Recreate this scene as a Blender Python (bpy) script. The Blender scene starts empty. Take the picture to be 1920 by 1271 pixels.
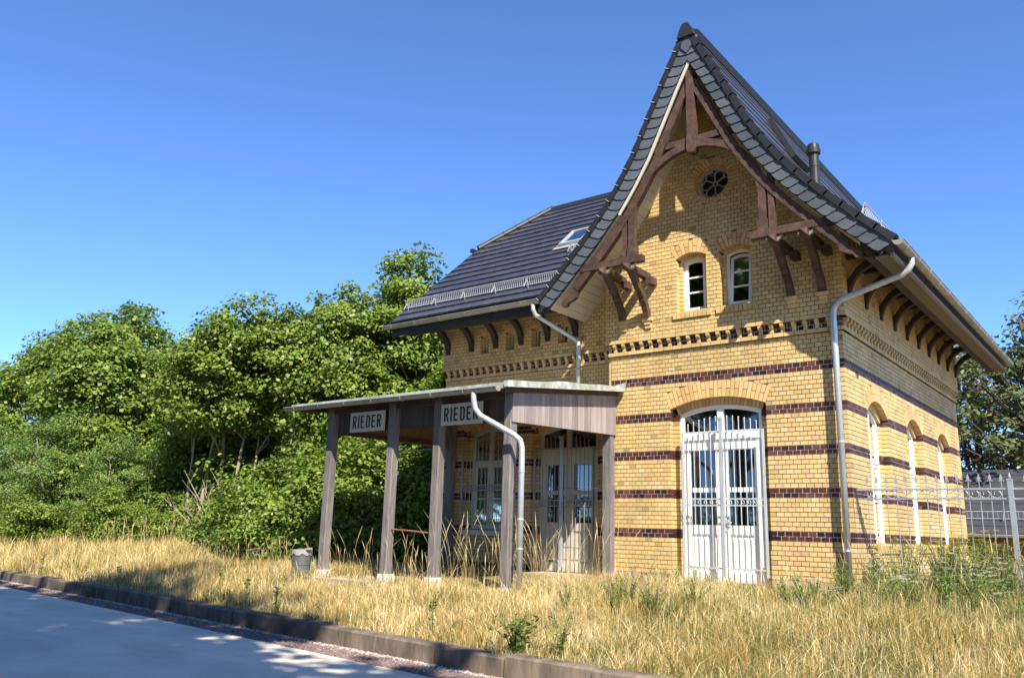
import bpy, math, random
import numpy as np
from mathutils import Vector, Matrix

random.seed(7)
rng = np.random.default_rng(11)
PI = math.pi
scene = bpy.context.scene
COL = scene.collection

# ------------------------------------------------------------------ camera
cam_d = bpy.data.cameras.new('camera')
cam = bpy.data.objects.new('camera', cam_d)
COL.objects.link(cam)
cam_d.sensor_fit = 'HORIZONTAL'
cam_d.sensor_width = 36.0
cam_d.lens = 29.464
cam_d.clip_start = 0.05
cam_d.clip_end = 3000
_r = Vector((0.79087326, 0.61142472, 0.02606333))
_u = Vector((0.11685476, -0.19268153, 0.9742786))
_f = Vector((-0.60071994, 0.76748527, 0.22383456))
cam.matrix_world = Matrix(((_r.x, _u.x, -_f.x, 8.33424), (_r.y, _u.y, -_f.y, -13.82237),
                           (_r.z, _u.z, -_f.z, 0.0313), (0, 0, 0, 1)))
scene.camera = cam

# ------------------------------------------------------------------ sun, sky, exposure
SUN = Vector((0.555, -0.447, 0.701)).normalized()      # towards the sun
elev = math.asin(SUN.z)
world = bpy.data.worlds.new('World')
scene.world = world
world.use_nodes = True
wn = world.node_tree
wn.nodes.clear()
sky = wn.nodes.new('ShaderNodeTexSky')
sky.sky_type = 'NISHITA'
sky.sun_disc = False
sky.sun_elevation = elev
sky.sun_rotation = math.atan2(SUN.x, SUN.y)
sky.altitude = 200
sky.air_density = 0.62
sky.dust_density = 0.0
sky.ozone_density = 10.0
bg = wn.nodes.new('ShaderNodeBackground')
bg.inputs[1].default_value = 0.15
wo = wn.nodes.new('ShaderNodeOutputWorld')
wn.links.new(sky.outputs[0], bg.inputs[0])
wn.links.new(bg.outputs[0], wo.inputs[0])
sun_d = bpy.data.lights.new('sun', 'SUN')
sun_d.energy = 4.45
sun_d.angle = math.radians(0.53)
sun_d.color = (1.0, 0.92, 0.78)
sun = bpy.data.objects.new('sun', sun_d)
COL.objects.link(sun)
sun.location = (20, -20, 30)
sun.rotation_euler = (-SUN).to_track_quat('-Z', 'Y').to_euler()
vs = scene.view_settings
vs.view_transform = 'Standard'
vs.look = 'None'
vs.exposure = 1.18
vs.gamma = 1.0
vs.use_curve_mapping = False
scene.cycles.use_denoising = True
scene.cycles.max_bounces = 6
scene.cycles.transparent_max_bounces = 12
scene.cycles.sample_clamp_indirect = 6.0

# ------------------------------------------------------------------ materials
def nn(nt, typ, **kw):
    n = nt.nodes.new(typ)
    for k, v in kw.items():
        setattr(n, k, v)
    return n

def mat(name, color, rough=0.7, metal=0.0, spec=0.5, var=0.0, scale=6.0, bump=0.0, bscale=40.0,
        color2=None, stretch=None, attr=None, ramp=None, coords='Object', trans=0.0, detail=5.0, stain=0.0, orand=0.0):
    m = bpy.data.materials.new(name)
    m.use_nodes = True
    nt = m.node_tree
    b = nt.nodes['Principled BSDF']
    b.inputs['Roughness'].default_value = rough
    b.inputs['Metallic'].default_value = metal
    b.inputs['Specular IOR Level'].default_value = spec
    b.inputs['Base Color'].default_value = (*color, 1)
    tc = nn(nt, 'ShaderNodeTexCoord')
    mp = nn(nt, 'ShaderNodeMapping')
    if stretch:
        mp.inputs['Scale'].default_value = stretch
    nt.links.new(tc.outputs[coords], mp.inputs[0])
    src = None
    if attr:
        at = nn(nt, 'ShaderNodeAttribute', attribute_name=attr)
        cr = nn(nt, 'ShaderNodeValToRGB')
        el = cr.color_ramp.elements
        el[0].position = ramp[0][0]; el[0].color = (*ramp[0][1], 1)
        el[1].position = ramp[-1][0]; el[1].color = (*ramp[-1][1], 1)
        for p_, c_ in ramp[1:-1]:
            e = el.new(p_); e.color = (*c_, 1)
        nt.links.new(at.outputs['Fac'], cr.inputs[0])
        src = cr.outputs[0]
    if var > 0 or color2 is not None:
        no = nn(nt, 'ShaderNodeTexNoise')
        no.inputs['Scale'].default_value = scale
        no.inputs['Detail'].default_value = detail
        no.inputs['Roughness'].default_value = 0.65
        nt.links.new(mp.outputs[0], no.inputs['Vector'])
        mx = nn(nt, 'ShaderNodeMix', data_type='RGBA')
        if color2 is not None:
            r2 = nn(nt, 'ShaderNodeValToRGB')
            r2.color_ramp.elements[0].position = 0.38
            r2.color_ramp.elements[1].position = 0.64
            nt.links.new(no.outputs['Fac'], r2.inputs[0])
            nt.links.new(r2.outputs[0], mx.inputs['Factor'])
            if src: nt.links.new(src, mx.inputs['A'])
            else: mx.inputs['A'].default_value = (*color, 1)
            mx.inputs['B'].default_value = (*color2, 1)
            src = mx.outputs['Result']
        if var > 0:
            mr = nn(nt, 'ShaderNodeMapRange')
            mr.inputs[1].default_value = 0.25; mr.inputs[2].default_value = 0.75
            mr.inputs[3].default_value = 1 - var; mr.inputs[4].default_value = 1 + var
            no2 = no
            if color2 is not None:
                no2 = nn(nt, 'ShaderNodeTexNoise')
                no2.inputs['Scale'].default_value = scale * 2.7
                no2.inputs['Detail'].default_value = detail
                nt.links.new(mp.outputs[0], no2.inputs['Vector'])
            nt.links.new(no2.outputs['Fac'], mr.inputs[0])
            hs = nn(nt, 'ShaderNodeVectorMath', operation='SCALE')
            if src: nt.links.new(src, hs.inputs[0])
            else: hs.inputs[0].default_value = color
            nt.links.new(mr.outputs[0], hs.inputs['Scale'])
            src = hs.outputs[0]
    def scaled(src_, fac):
        hs_ = nn(nt, 'ShaderNodeVectorMath', operation='SCALE')
        if src_: nt.links.new(src_, hs_.inputs[0])
        else: hs_.inputs[0].default_value = color
        nt.links.new(fac, hs_.inputs['Scale'])
        return hs_.outputs[0]
    if stain > 0:      # large soft dirt patches, in world position so that pieces agree
        ge = nn(nt, 'ShaderNodeNewGeometry')
        m2 = nn(nt, 'ShaderNodeMapping'); m2.inputs['Scale'].default_value = (1.0, 1.0, 0.55)
        nt.links.new(ge.outputs['Position'], m2.inputs[0])
        n4 = nn(nt, 'ShaderNodeTexNoise'); n4.inputs['Scale'].default_value = 0.9; n4.inputs['Detail'].default_value = 6; n4.inputs['Roughness'].default_value = 0.7
        nt.links.new(m2.outputs[0], n4.inputs['Vector'])
        r4 = nn(nt, 'ShaderNodeMapRange'); r4.inputs[1].default_value = 0.35; r4.inputs[2].default_value = 0.6
        r4.inputs[3].default_value = 1 - stain; r4.inputs[4].default_value = 1.03
        nt.links.new(n4.outputs['Fac'], r4.inputs[0])
        src = scaled(src, r4.outputs[0])
    if orand > 0:
        oi = nn(nt, 'ShaderNodeObjectInfo')
        r5 = nn(nt, 'ShaderNodeMapRange'); r5.inputs[3].default_value = 1 - orand; r5.inputs[4].default_value = 1 + orand
        nt.links.new(oi.outputs['Random'], r5.inputs[0])
        src = scaled(src, r5.outputs[0])
    if src:
        nt.links.new(src, b.inputs['Base Color'])
    if bump > 0:
        n3 = nn(nt, 'ShaderNodeTexNoise')
        n3.inputs['Scale'].default_value = bscale
        n3.inputs['Detail'].default_value = 4
        nt.links.new(mp.outputs[0], n3.inputs['Vector'])
        bp = nn(nt, 'ShaderNodeBump')
        bp.inputs['Strength'].default_value = bump
        bp.inputs['Distance'].default_value = 0.02
        nt.links.new(n3.outputs['Fac'], bp.inputs['Height'])
        nt.links.new(bp.outputs[0], b.inputs['Normal'])
    if trans > 0:
        tl = nn(nt, 'ShaderNodeBsdfTranslucent')
        if src: nt.links.new(src, tl.inputs[0])
        else: tl.inputs[0].default_value = (*color, 1)
        ms = nn(nt, 'ShaderNodeMixShader')
        ms.inputs[0].default_value = trans
        out = nt.nodes['Material Output']
        nt.links.new(b.outputs[0], ms.inputs[1])
        nt.links.new(tl.outputs[0], ms.inputs[2])
        nt.links.new(ms.outputs[0], out.inputs[0])
    return m

M = {}
BR = [(0.0, (0.34, 0.25, 0.13)), (0.12, (0.53, 0.365, 0.15)), (0.35, (0.60, 0.42, 0.175)), (0.7, (0.64, 0.465, 0.21)),
      (0.88, (0.68, 0.52, 0.28)), (0.95, (0.60, 0.36, 0.16)), (1.0, (0.64, 0.42, 0.25))]
M['brick'] = mat('yellow_brick', (0.5, 0.35, 0.15), 0.55, var=0.12, scale=3.0, attr='tone', ramp=BR, bump=0.25, bscale=70, stain=0.22)
M['arch'] = mat('arch_brick', (0.5, 0.35, 0.15), 0.6, var=0.10, scale=5.0, attr='tone',
                ramp=[(0, (0.50, 0.31, 0.12)), (0.5, (0.60, 0.40, 0.17)), (1, (0.66, 0.44, 0.22))], bump=0.2, bscale=70)
M['glaze'] = mat('brown_glazed_brick', (0.06, 0.03, 0.03), 0.42, spec=0.3, var=0.2, scale=5, attr='tone',
                 ramp=[(0, (0.022, 0.012, 0.014)), (0.5, (0.080, 0.026, 0.019)), (0.85, (0.11, 0.037, 0.027)), (1, (0.13, 0.085, 0.075))])
M['mortar'] = mat('dark_mortar', (0.15, 0.10, 0.055), 0.95, var=0.25, scale=8)
M['mortar_light'] = mat('pale_mortar', (0.62, 0.52, 0.46), 0.95, var=0.2, scale=9)
M['stone'] = mat('base_stone', (0.48, 0.38, 0.29), 0.9, var=0.25, scale=4, color2=(0.36, 0.31, 0.26), bump=0.5, bscale=25)
M['wood'] = mat('brown_timber', (0.052, 0.026, 0.018), 0.7, var=0.4, scale=4, color2=(0.092, 0.050, 0.036), bump=0.3, bscale=30)
M['wood_dark'] = mat('dark_timber', (0.030, 0.018, 0.014), 0.75, var=0.3, scale=5, bump=0.2, bscale=30)
M['grey_wood'] = mat('weathered_grey_board', (0.27, 0.21, 0.185), 0.85, var=0.25, scale=2.2, attr='tone', stretch=(9, 9, 0.5),
                     ramp=[(0, (0.20, 0.168, 0.158)), (0.5, (0.285, 0.24, 0.225)), (1, (0.36, 0.295, 0.265))], bump=0.4, bscale=12)
M['post_wood'] = mat('weathered_post', (0.16, 0.145, 0.145), 0.85, var=0.35, scale=2.0, stretch=(9, 9, 0.6), color2=(0.215, 0.19, 0.18), bump=0.8, bscale=10, stain=0.3)
M['brown_board'] = mat('brown_board', (0.075, 0.05, 0.04), 0.8, var=0.3, scale=2, stretch=(9, 9, 0.5), bump=0.3, bscale=12)
M['ceiling_wood'] = mat('pale_brown_board', (0.24, 0.15, 0.08), 0.8, var=0.25, scale=3, stretch=(1, 8, 1))
M['cream'] = mat('cream_soffit_paint', (0.52, 0.46, 0.35), 0.7, var=0.08, scale=3)
M['grey_soffit'] = mat('grey_soffit_paint', (0.19, 0.165, 0.135), 0.7, var=0.1, scale=3)
M['tile'] = mat('anthracite_tile', (0.052, 0.053, 0.066), 0.27, var=0.2, scale=3, spec=0.75, orand=0.18, bump=0.08, bscale=60)
M['tile_matt'] = mat('anthracite_trim', (0.018, 0.019, 0.022), 0.5, var=0.2, scale=4)
M['slate'] = mat('blue_grey_slate', (0.085, 0.10, 0.12), 0.5, var=0.2, scale=5, attr='tone', spec=0.5,
                 ramp=[(0, (0.060, 0.071, 0.086)), (1, (0.098, 0.114, 0.134))], bump=0.25, bscale=30)
M['zinc'] = mat('zinc_sheet', (0.50, 0.54, 0.56), 0.42, metal=0.45, var=0.2, scale=3)
M['gutter_old'] = mat('weathered_zinc', (0.33, 0.32, 0.28), 0.55, metal=0.45, var=0.25, scale=3)
M['steel'] = mat('galvanised_steel', (0.60, 0.63, 0.65), 0.45, metal=0.4, var=0.15, scale=9)
M['fence_steel'] = mat('dull_galvanised_steel', (0.36, 0.38, 0.40), 0.5, metal=0.4, var=0.15, scale=9)
M['white'] = mat('white_paint', (0.80, 0.79, 0.76), 0.4, var=0.05, scale=4)
M['old_white'] = mat('aged_white_paint', (0.55, 0.52, 0.44), 0.5, var=0.08, scale=4)
M['concrete'] = mat('footing_concrete', (0.52, 0.49, 0.44), 0.9, var=0.25, scale=7, bump=0.4, bscale=30)
M['flash'] = mat('lichened_flashing', (0.55, 0.58, 0.57), 0.55, metal=0.25, var=0.2, scale=5, color2=(0.30, 0.32, 0.25))
M['felt'] = mat('roofing_felt', (0.28, 0.26, 0.22), 0.9, var=0.25, scale=4)
M['signpaint'] = mat('cream_sign_paint', (0.56, 0.50, 0.38), 0.6, var=0.15, scale=6)
M['black'] = mat('black_lettering', (0.022, 0.020, 0.020), 0.6)
M['curtain'] = mat('grey_curtain', (0.16, 0.15, 0.14), 0.9)
M['interior'] = mat('interior_plaster', (0.25, 0.23, 0.20), 0.9)
M['rust'] = mat('rusty_iron', (0.24, 0.09, 0.045), 0.8, var=0.3, scale=20)
M['bin'] = mat('grey_plastic', (0.10, 0.105, 0.11), 0.5, var=0.15, scale=6)
M['bag'] = mat('pale_bag', (0.30, 0.285, 0.27), 0.5)
M['blue'] = mat('blue_cord', (0.06, 0.10, 0.42), 0.6)
M['leadgrey'] = mat('leaded_tracery', (0.34, 0.34, 0.33), 0.5)
M['darkroof'] = mat('dark_sheet_roof', (0.05, 0.05, 0.055), 0.5, var=0.2, scale=3)
M['brownwall'] = mat('brown_plank_wall', (0.20, 0.09, 0.04), 0.8, var=0.2, scale=3)
M['redbrick'] = mat('red_flash_tile', (0.30, 0.12, 0.08), 0.8, var=0.2, scale=9)

def glass_mat(name, tint, refl=1.0):
    m = bpy.data.materials.new(name)
    m.use_nodes = True
    nt = m.node_tree
    nt.nodes.clear()
    out = nn(nt, 'ShaderNodeOutputMaterial')
    tr = nn(nt, 'ShaderNodeBsdfTransparent'); tr.inputs[0].default_value = (*tint, 1)
    gl = nn(nt, 'ShaderNodeBsdfGlossy'); gl.inputs['Roughness'].default_value = 0.03
    gl.inputs[0].default_value = (0.9, 0.93, 0.95, 1)
    fr = nn(nt, 'ShaderNodeFresnel'); fr.inputs[0].default_value = 1.6
    ml = nn(nt, 'ShaderNodeMath', operation='MULTIPLY_ADD'); ml.inputs[1].default_value = refl; ml.inputs[2].default_value = 0.03
    mx = nn(nt, 'ShaderNodeMixShader')
    nt.links.new(fr.outputs[0], ml.inputs[0])
    nt.links.new(ml.outputs[0], mx.inputs[0])
    nt.links.new(tr.outputs[0], mx.inputs[1])
    nt.links.new(gl.outputs[0], mx.inputs[2])
    nt.links.new(mx.outputs[0], out.inputs[0])
    return m
M['glass'] = glass_mat('window_glass', (0.42, 0.44, 0.44), 1.3)

# ------------------------------------------------------------------ object helpers
WM = {}
I4 = Matrix.Identity(4)

def link(o, parent=None, mw=None):
    mw = mw.copy() if mw is not None else I4.copy()
    COL.objects.link(o)
    if parent is not None:
        o.parent = parent
        o.matrix_parent_inverse = WM[parent.name].inverted()
    o.matrix_basis = mw
    WM[o.name] = mw
    return o

def props(o, label=None, cat=None, group=None, kind=None):
    if label: o['label'] = label
    if cat: o['category'] = cat
    if group: o['group'] = group
    if kind: o['kind'] = kind
    return o

def empty(name, loc, label, cat, group=None):
    o = bpy.data.objects.new(name, None)
    o.empty_display_size = 0.3
    link(o, None, Matrix.Translation(loc))
    return props(o, label, cat, group)

class MB:
    def __init__(s):
        s.v = []; s.f = []; s.t = []; s.cur = 0.5
    def add(s, vs_, fs):
        b = len(s.v)
        s.v += [tuple(x) for x in vs_]
        for f in fs:
            s.f.append(tuple(i + b for i in f)); s.t.append(s.cur)
    def hexa(s, p):          # 8 points: bottom ring 0-3, top ring 4-7
        s.add(p, [(3, 2, 1, 0), (4, 5, 6, 7), (0, 1, 5, 4), (1, 2, 6, 5), (2, 3, 7, 6), (3, 0, 4, 7)])
    def box(s, x0, x1, y0, y1, z0, z1):
        s.hexa([(x0, y0, z0), (x1, y0, z0), (x1, y1, z0), (x0, y1, z0), (x0, y0, z1), (x1, y0, z1), (x1, y1, z1), (x0, y1, z1)])
    def bar(s, a, b, w, h, up=(0, 0, 1)):   # box from a to b, section w (side) x h (up)
        a = Vector(a); b = Vector(b); d = (b - a).normalized(); up = Vector(up)
        sd = d.cross(up)
        if sd.length < 1e-4: sd = d.cross(Vector((1, 0, 0)))
        sd.normalize(); u2 = sd.cross(d).normalized()
        o = []
        for P in (a, b):
            for (i, j) in ((-1, -1), (1, -1), (1, 1), (-1, 1)):
                o.append(P + sd * (i * w / 2) + u2 * (j * h / 2))
        s.hexa(o)
    def prism(s, poly, fr, n0, n1):         # poly [(u,z)] in frame, from n0 to n1
        n = len(poly)
        vs_ = [fr(u, n0, z) for u, z in poly] + [fr(u, n1, z) for u, z in poly]
        fs = [tuple(range(n)), tuple(range(2 * n - 1, n - 1, -1))]
        fs += [(i, i + n, (i + 1) % n + n, (i + 1) % n) for i in range(n)]
        s.add(vs_, fs)
    def strip(s, A, B, fr, n0, n1, closed=True):   # ring between outlines A and B
        n = len(A)
        vs_ = []
        for nn_ in (n0, n1):
            vs_ += [fr(u, nn_, z) for u, z in A] + [fr(u, nn_, z) for u, z in B]
        fs = []
        for i in range(n if closed else n - 1):
            j = (i + 1) % n
            fs += [(i, j, j + n, i + n), (2 * n + i, 3 * n + i, 3 * n + j, 2 * n + j),
                   (i, 2 * n + i, 2 * n + j, j), (n + i, n + j, 3 * n + j, 3 * n + i)]
        if not closed:
            for i in (0, n - 1):
                fs.append((i, i + n, i + 3 * n, i + 2 * n))
        s.add(vs_, fs)
    def tube(s, pts, r, seg=8, cap=True):
        pts = [Vector(p) for p in pts]
        rs = r if isinstance(r, (list, tuple)) else [r] * len(pts)
        base = len(s.v); ref = Vector((0.31, 0.17, 0.93))
        prev = None
        for i, p in enumerate(pts):
            d = (pts[min(i + 1, len(pts) - 1)] - pts[max(i - 1, 0)]).normalized()
            a = d.cross(ref) if prev is None else (prev - d * prev.dot(d))
            if a.length < 1e-3: a = d.cross(Vector((1, 0, 0)))
            a.normalize(); prev = a; b = d.cross(a)
            for k in range(seg):
                q = 2 * PI * k / seg
                s.v.append(tuple(p + (a * math.cos(q) + b * math.sin(q)) * rs[i]))
        for i in range(len(pts) - 1):
            for k in range(seg):
                k2 = (k + 1) % seg
                s.f.append((base + i * seg + k, base + i * seg + k2, base + (i + 1) * seg + k2, base + (i + 1) * seg + k)); s.t.append(s.cur)
        if cap:
            s.f.append(tuple(base + k for k in range(seg - 1, -1, -1))); s.t.append(s.cur)
            e = base + (len(pts) - 1) * seg
            s.f.append(tuple(e + k for k in range(seg))); s.t.append(s.cur)
    def lathe(s, c, prof, seg=12):           # prof [(r,z)] about vertical axis at c
        base = len(s.v)
        for r, z in prof:
            for k in range(seg):
                q = 2 * PI * k / seg
                s.v.append((c[0] + r * math.cos(q), c[1] + r * math.sin(q), c[2] + z))
        for i in range(len(prof) - 1):
            for k in range(seg):
                k2 = (k + 1) % seg
                s.f.append((base + i * seg + k, base + i * seg + k2, base + (i + 1) * seg + k2, base + (i + 1) * seg + k)); s.t.append(s.cur)
        s.f.append(tuple(base + k for k in range(seg - 1, -1, -1))); s.t.append(s.cur)
        e = base + (len(prof) - 1) * seg
        s.f.append(tuple(e + k for k in range(seg))); s.t.append(s.cur)
    def mesh(s, name, m, smooth=False):
        me = bpy.data.meshes.new(name)
        me.from_pydata(s.v, [], s.f)
        if m is not None: me.materials.append(M[m] if isinstance(m, str) else m)
        at = me.attributes.new('tone', 'FLOAT', 'FACE')
        at.data.foreach_set('value', s.t)
        if smooth:
            me.polygons.foreach_set('use_smooth', [True] * len(me.polygons))
        me.update()
        return me
    def build(s, name, m, parent=None, mw=None, smooth=False, **kw):
        o = bpy.data.objects.new(name, s.mesh(name, m, smooth))
        link(o, parent, mw)
        return props(o, **kw)

def arcp(c, r, a0, a1, n):
    return [(c[0] + r * math.cos(a0 + (a1 - a0) * i / n), c[1] + r * math.sin(a0 + (a1 - a0) * i / n)) for i in range(n + 1)]
# ------------------------------------------------------------------ station building: walls
W, D, CZ, HP, J = 4.38, 9.02, 0.077, 0.1285, 0.011
XC = 2.19
YW = 0.45            # wing wall plane
WL = -4.75           # wing left end
UP = 0.08            # corbelled upper storey
BANDS = {0, 1, 9, 10, 18, 19, 27, 28, 36, 37}
PROF = [(0, 9.30), (0.55, 8.25), (1.15, 7.02), (1.45, 6.53), (1.75, 6.11), (2.175, 5.62), (2.786, 4.99), (3.3, 4.50), (3.6, 4.24)]
def prof(d):
    for (a, za), (b, zb) in zip(PROF, PROF[1:]):
        if d <= b: return za + (zb - za) * (d - a) / (b - a)
    return PROF[-1][1]
def profn(d):         # outward normal of the right slope (x, z)
    e = 0.12
    s = (prof(d + e) - prof(max(d - e, 0))) / (d + e - max(d - e, 0))
    n = Vector((-s, 1)).normalized()
    return n
def prof_off(d, off):  # point on the right slope moved inwards by off
    n = profn(d)
    return d - n.x * off, prof(d) - n.y * off
def prof_inv(z, off=0.0):
    best = 0
    for i in range(0, 361):
        d = i / 100
        x, zz = prof_off(d, off)
        if zz > z: best = x
    return max(best, 0)

station = empty('station_building', (XC, 4.0, -0.85), 'small yellow brick station house with steep black gabled roof and brown stripes', 'building')

fr_front = lambda u, n, z: (u, -n, z)
fr_side = lambda u, n, z: (W + n, u, z)
fr_wing = lambda u, n, z: (u, YW - n, z)
FR = {'front': fr_front, 'side': fr_side, 'wing': fr_wing}

def mt():
    r = random.random()
    if r < 0.035: return random.uniform(0.0, 0.12)
    if r < 0.075: return random.uniform(0.92, 1.0)
    return min(0.9, max(0.13, random.gauss(0.5, 0.17)))
def gt():
    return 0.97 if random.random() < 0.05 else min(0.9, max(0, random.gauss(0.5, 0.28)))

BL = []                      # every face brick: (wall, u0,u1,z0,z1,nface,glazed)
core = {k: MB() for k in FR}
band_core = {k: MB() for k in FR}
misc = MB()                  # reveal bricks (yellow)
misc_g = MB()                # reveal bricks (glazed)

def fbox(mb, fr, u0, u1, n0, n1, z0, z1):
    mb.hexa([fr(u0, n0, z0), fr(u1, n0, z0), fr(u1, n1, z0), fr(u0, n1, z0), fr(u0, n0, z1), fr(u1, n0, z1), fr(u1, n1, z1), fr(u0, n1, z1)])

def subtract(iv, cuts):
    for c0, c1 in cuts:
        out = []
        for a, b in iv:
            if c1 <= a or c0 >= b: out.append((a, b)); continue
            if c0 > a: out.append((a, c0))
            if c1 < b: out.append((c1, b))
        iv = out
    return iv

def lay(wall, k0, k1, span, nf, cuts=(), glazed=None, pitch=HP, depth=0.36, ends=0.012):
    fr = FR[wall]
    for k in range(k0, k1):
        z0, z1 = k * CZ, (k + 1) * CZ
        zm = (z0 + z1) / 2
        sp = span(zm)
        if sp is None: continue
        cs = [c for c in (f(zm) for f in cuts) if c]
        gz = (k in BANDS) if glazed is None else glazed
        for a, b in subtract([(sp[0] + ends, sp[1] - ends)], [(c[0] - 0.009, c[1] + 0.009) for c in cs]):
            fbox(band_core[wall] if gz else core[wall], fr, a, b, nf - depth, nf - 0.008, z0, z1)
        for a, b in subtract([sp], cs):
            ph = (0.5 if k % 2 else 0.0) * pitch
            i0 = math.floor((a - ph) / pitch) + 1
            js = [a]
            x = i0 * pitch + ph
            while x < b - 1e-6:
                js.append(x); x += pitch
            js.append(b)
            jj = 0.015 if gz else J
            if len(js) > 2 and js[1] - js[0] < 0.05: js.pop(1)
            if len(js) > 2 and js[-1] - js[-2] < 0.05: js.pop(-2)
            for p_, q_ in zip(js, js[1:]):
                BL.append((wall, p_ + (0 if p_ == a else jj / 2), q_ - (0 if q_ == b else jj / 2), z0 + jj / 2, z1 - jj / 2, nf, gz))

def opening(wall, uc, hw, z0, zs, rise, ring, nf, step=0.13, nv=13, d1=0.12, d2=0.12, split=True, inner=True, side_ring=True):
    fr = FR[wall]
    R = (hw * hw + rise * rise) / (2 * rise)
    zc = zs + rise - R
    ang = math.asin(min(1, hw / R))
    Re = R + ring
    ue, ze = hw + ring * math.sin(ang), zs + ring * math.cos(ang)
    def cut(zm):
        if zm < z0 or zm > zc + Re: return None
        if zm <= zs: h = hw
        elif zm <= ze: h = hw + (ue - hw) * (zm - zs) / (ze - zs)
        else: h = math.sqrt(max(0, Re * Re - (zm - zc) ** 2))
        return (uc - h, uc + h)
    # jamb bricks
    hi = hw - step
    Ri = R - step
    zsi = zc + math.sqrt(max(0.01, Ri * Ri - hi * hi))
    k0 = math.floor(z0 / CZ); k1 = math.ceil(zs / CZ)
    for k in range(k0, k1 + 1):
        a, b = max(k * CZ, z0) + J / 2, min((k + 1) * CZ, zs) - J / 2
        bi = min((k + 1) * CZ, zsi) - J / 2
        for sg in (-1, 1):
            mb = misc_g if k in BANDS else misc
            if b - a > 0.02:
                mb.cur = gt() if k in BANDS else mt()
                fbox(mb, fr, uc + sg * hw, uc + sg * (hw + 0.012), nf - d1 + 0.002, nf - 0.0125, a, b)
            if bi - a > 0.02 and inner:
                mb.cur = gt() if k in BANDS else mt()
                fbox(mb, fr, uc + sg * hi, uc + sg * (hw - 0.001), nf - d1 - 0.012, nf - d1, a, bi)
                mb.cur = gt() if k in BANDS else mt()
                fbox(mb, fr, uc + sg * hi, uc + sg * (hi + 0.012), nf - d1 - d2, nf - d1 - 0.0125, a, bi)
    if inner:
        for sg in (-1, 1):
            a, b = sorted((uc + sg * (hi + 0.008), uc + sg * (hw + 0.02)))
            fbox(core[wall], fr, a, b, nf - 0.359, nf - d1 - 0.008, z0, zsi)
    # rings
    def ringpoly(r0, r1, a0, a1):
        return [(uc + r * math.sin(a), zc + r * math.cos(a)) for r, a in ((r0, a0), (r0, a1), (r1, a1), (r1, a0))]
    def ringstrip(mb, r0, r1, a0, a1, n0, n1, n=14):
        A = [(uc + r0 * math.sin(a0 + (a1 - a0) * i / n), zc + r0 * math.cos(a0 + (a1 - a0) * i / n)) for i in range(n + 1)]
        B = [(uc + r1 * math.sin(a0 + (a1 - a0) * i / n), zc + r1 * math.cos(a0 + (a1 - a0) * i / n)) for i in range(n + 1)]
        mb.strip(A, B, fr, n0, n1, closed=False)
    ringstrip(core[wall], R + 0.008, Re + 0.07, -ang * 1.01, ang * 1.01, nf - d1 + 0.003, nf - 0.0095)
    ringstrip(core[wall], R + 0.004, Re + 0.07, -ang * 1.01, ang * 1.01, nf - 0.358, nf - d1 - 0.004)
    vs_ = []
    da = 2 * ang / nv
    gap = J / 2 / (R + ring / 2)
    for i in range(nv):
        a0, a1 = -ang + i * da + gap, -ang + (i + 1) * da - gap
        if split and i % 2 == 1:
            m = R + ring * 0.5
            vs_ += [(ringpoly(R, m - J / 2, a0, a1), nf - d1 + 0.004, nf), (ringpoly(m + J / 2, Re, a0, a1), nf - 0.05, nf)]
        else:
            vs_.append((ringpoly(R, Re, a0, a1), nf - d1 + 0.004, nf + 0.001))
    if inner:
        angi = math.asin(min(1, (hi + 0.02) / Ri))
        ni = max(7, nv - 2)
        dai = 2 * angi / ni
        ringstrip(core[wall], Ri + 0.008, R, -angi, angi, nf - 0.357, nf - d1 - 0.01)
        for i in range(ni):
            a0, a1 = -angi + i * dai + gap, -angi + (i + 1) * dai - gap
            vs_.append((ringpoly(Ri, R - 0.002, a0, a1), nf - d1 - d2, nf - d1))
    for poly, n0, n1 in vs_:
        b_ = MB(); b_.cur = random.random()
        b_.prism(poly, fr, n0, n1)
        ARCH.append((wall, b_))
    return dict(cut=cut, fr=fr, uc=uc, hi=hi, z0=z0, zc=zc, Ri=Ri, R=R, hw=hw, nf=nf)
ARCH = []

def outline(uc, hw, z0, zc, R, n=14):
    a = math.asin(min(1, hw / R))
    return [(uc - hw, z0), (uc + hw, z0)] + [(uc + R * math.sin(a - 2 * a * i / n), zc + R * math.cos(a - 2 * a * i / n)) for i in range(n + 1)]

# openings
op_door = opening('front', 2.14, 0.905, -0.72, 2.29, 0.17, 0.29, 0.0, nv=25)
op_u1 = opening('front', 1.76, 0.30, 4.08, 5.11, 0.09, 0.23, UP, step=0.065, nv=9, d1=0.13)
op_u2 = opening('front', 2.62, 0.30, 4.08, 5.11, 0.09, 0.23, UP, step=0.065, nv=9, d1=0.13)
op_side = [opening('side', c_, 0.66, 0.0, 2.20, 0.25, 0.27, 0.0, nv=19) for c_ in (1.81, 4.51, 7.21)]
op_win = opening('wing', -3.48, 0.645, 0.05, 2.19, 0.19, 0.27, 0.0, nv=19)
op_wdoor = opening('wing', -1.39, 0.85, -0.72, 2.17, 0.18, 0.27, 0.0, nv=23)
op_small = [opening('wing', c_, 0.125, 3.93, 4.34, 0.05, 0.14, UP, step=0.04, nv=5, d1=0.10, split=False) for c_ in (-3.56, -2.83, -2.12, -1.42)]

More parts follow.
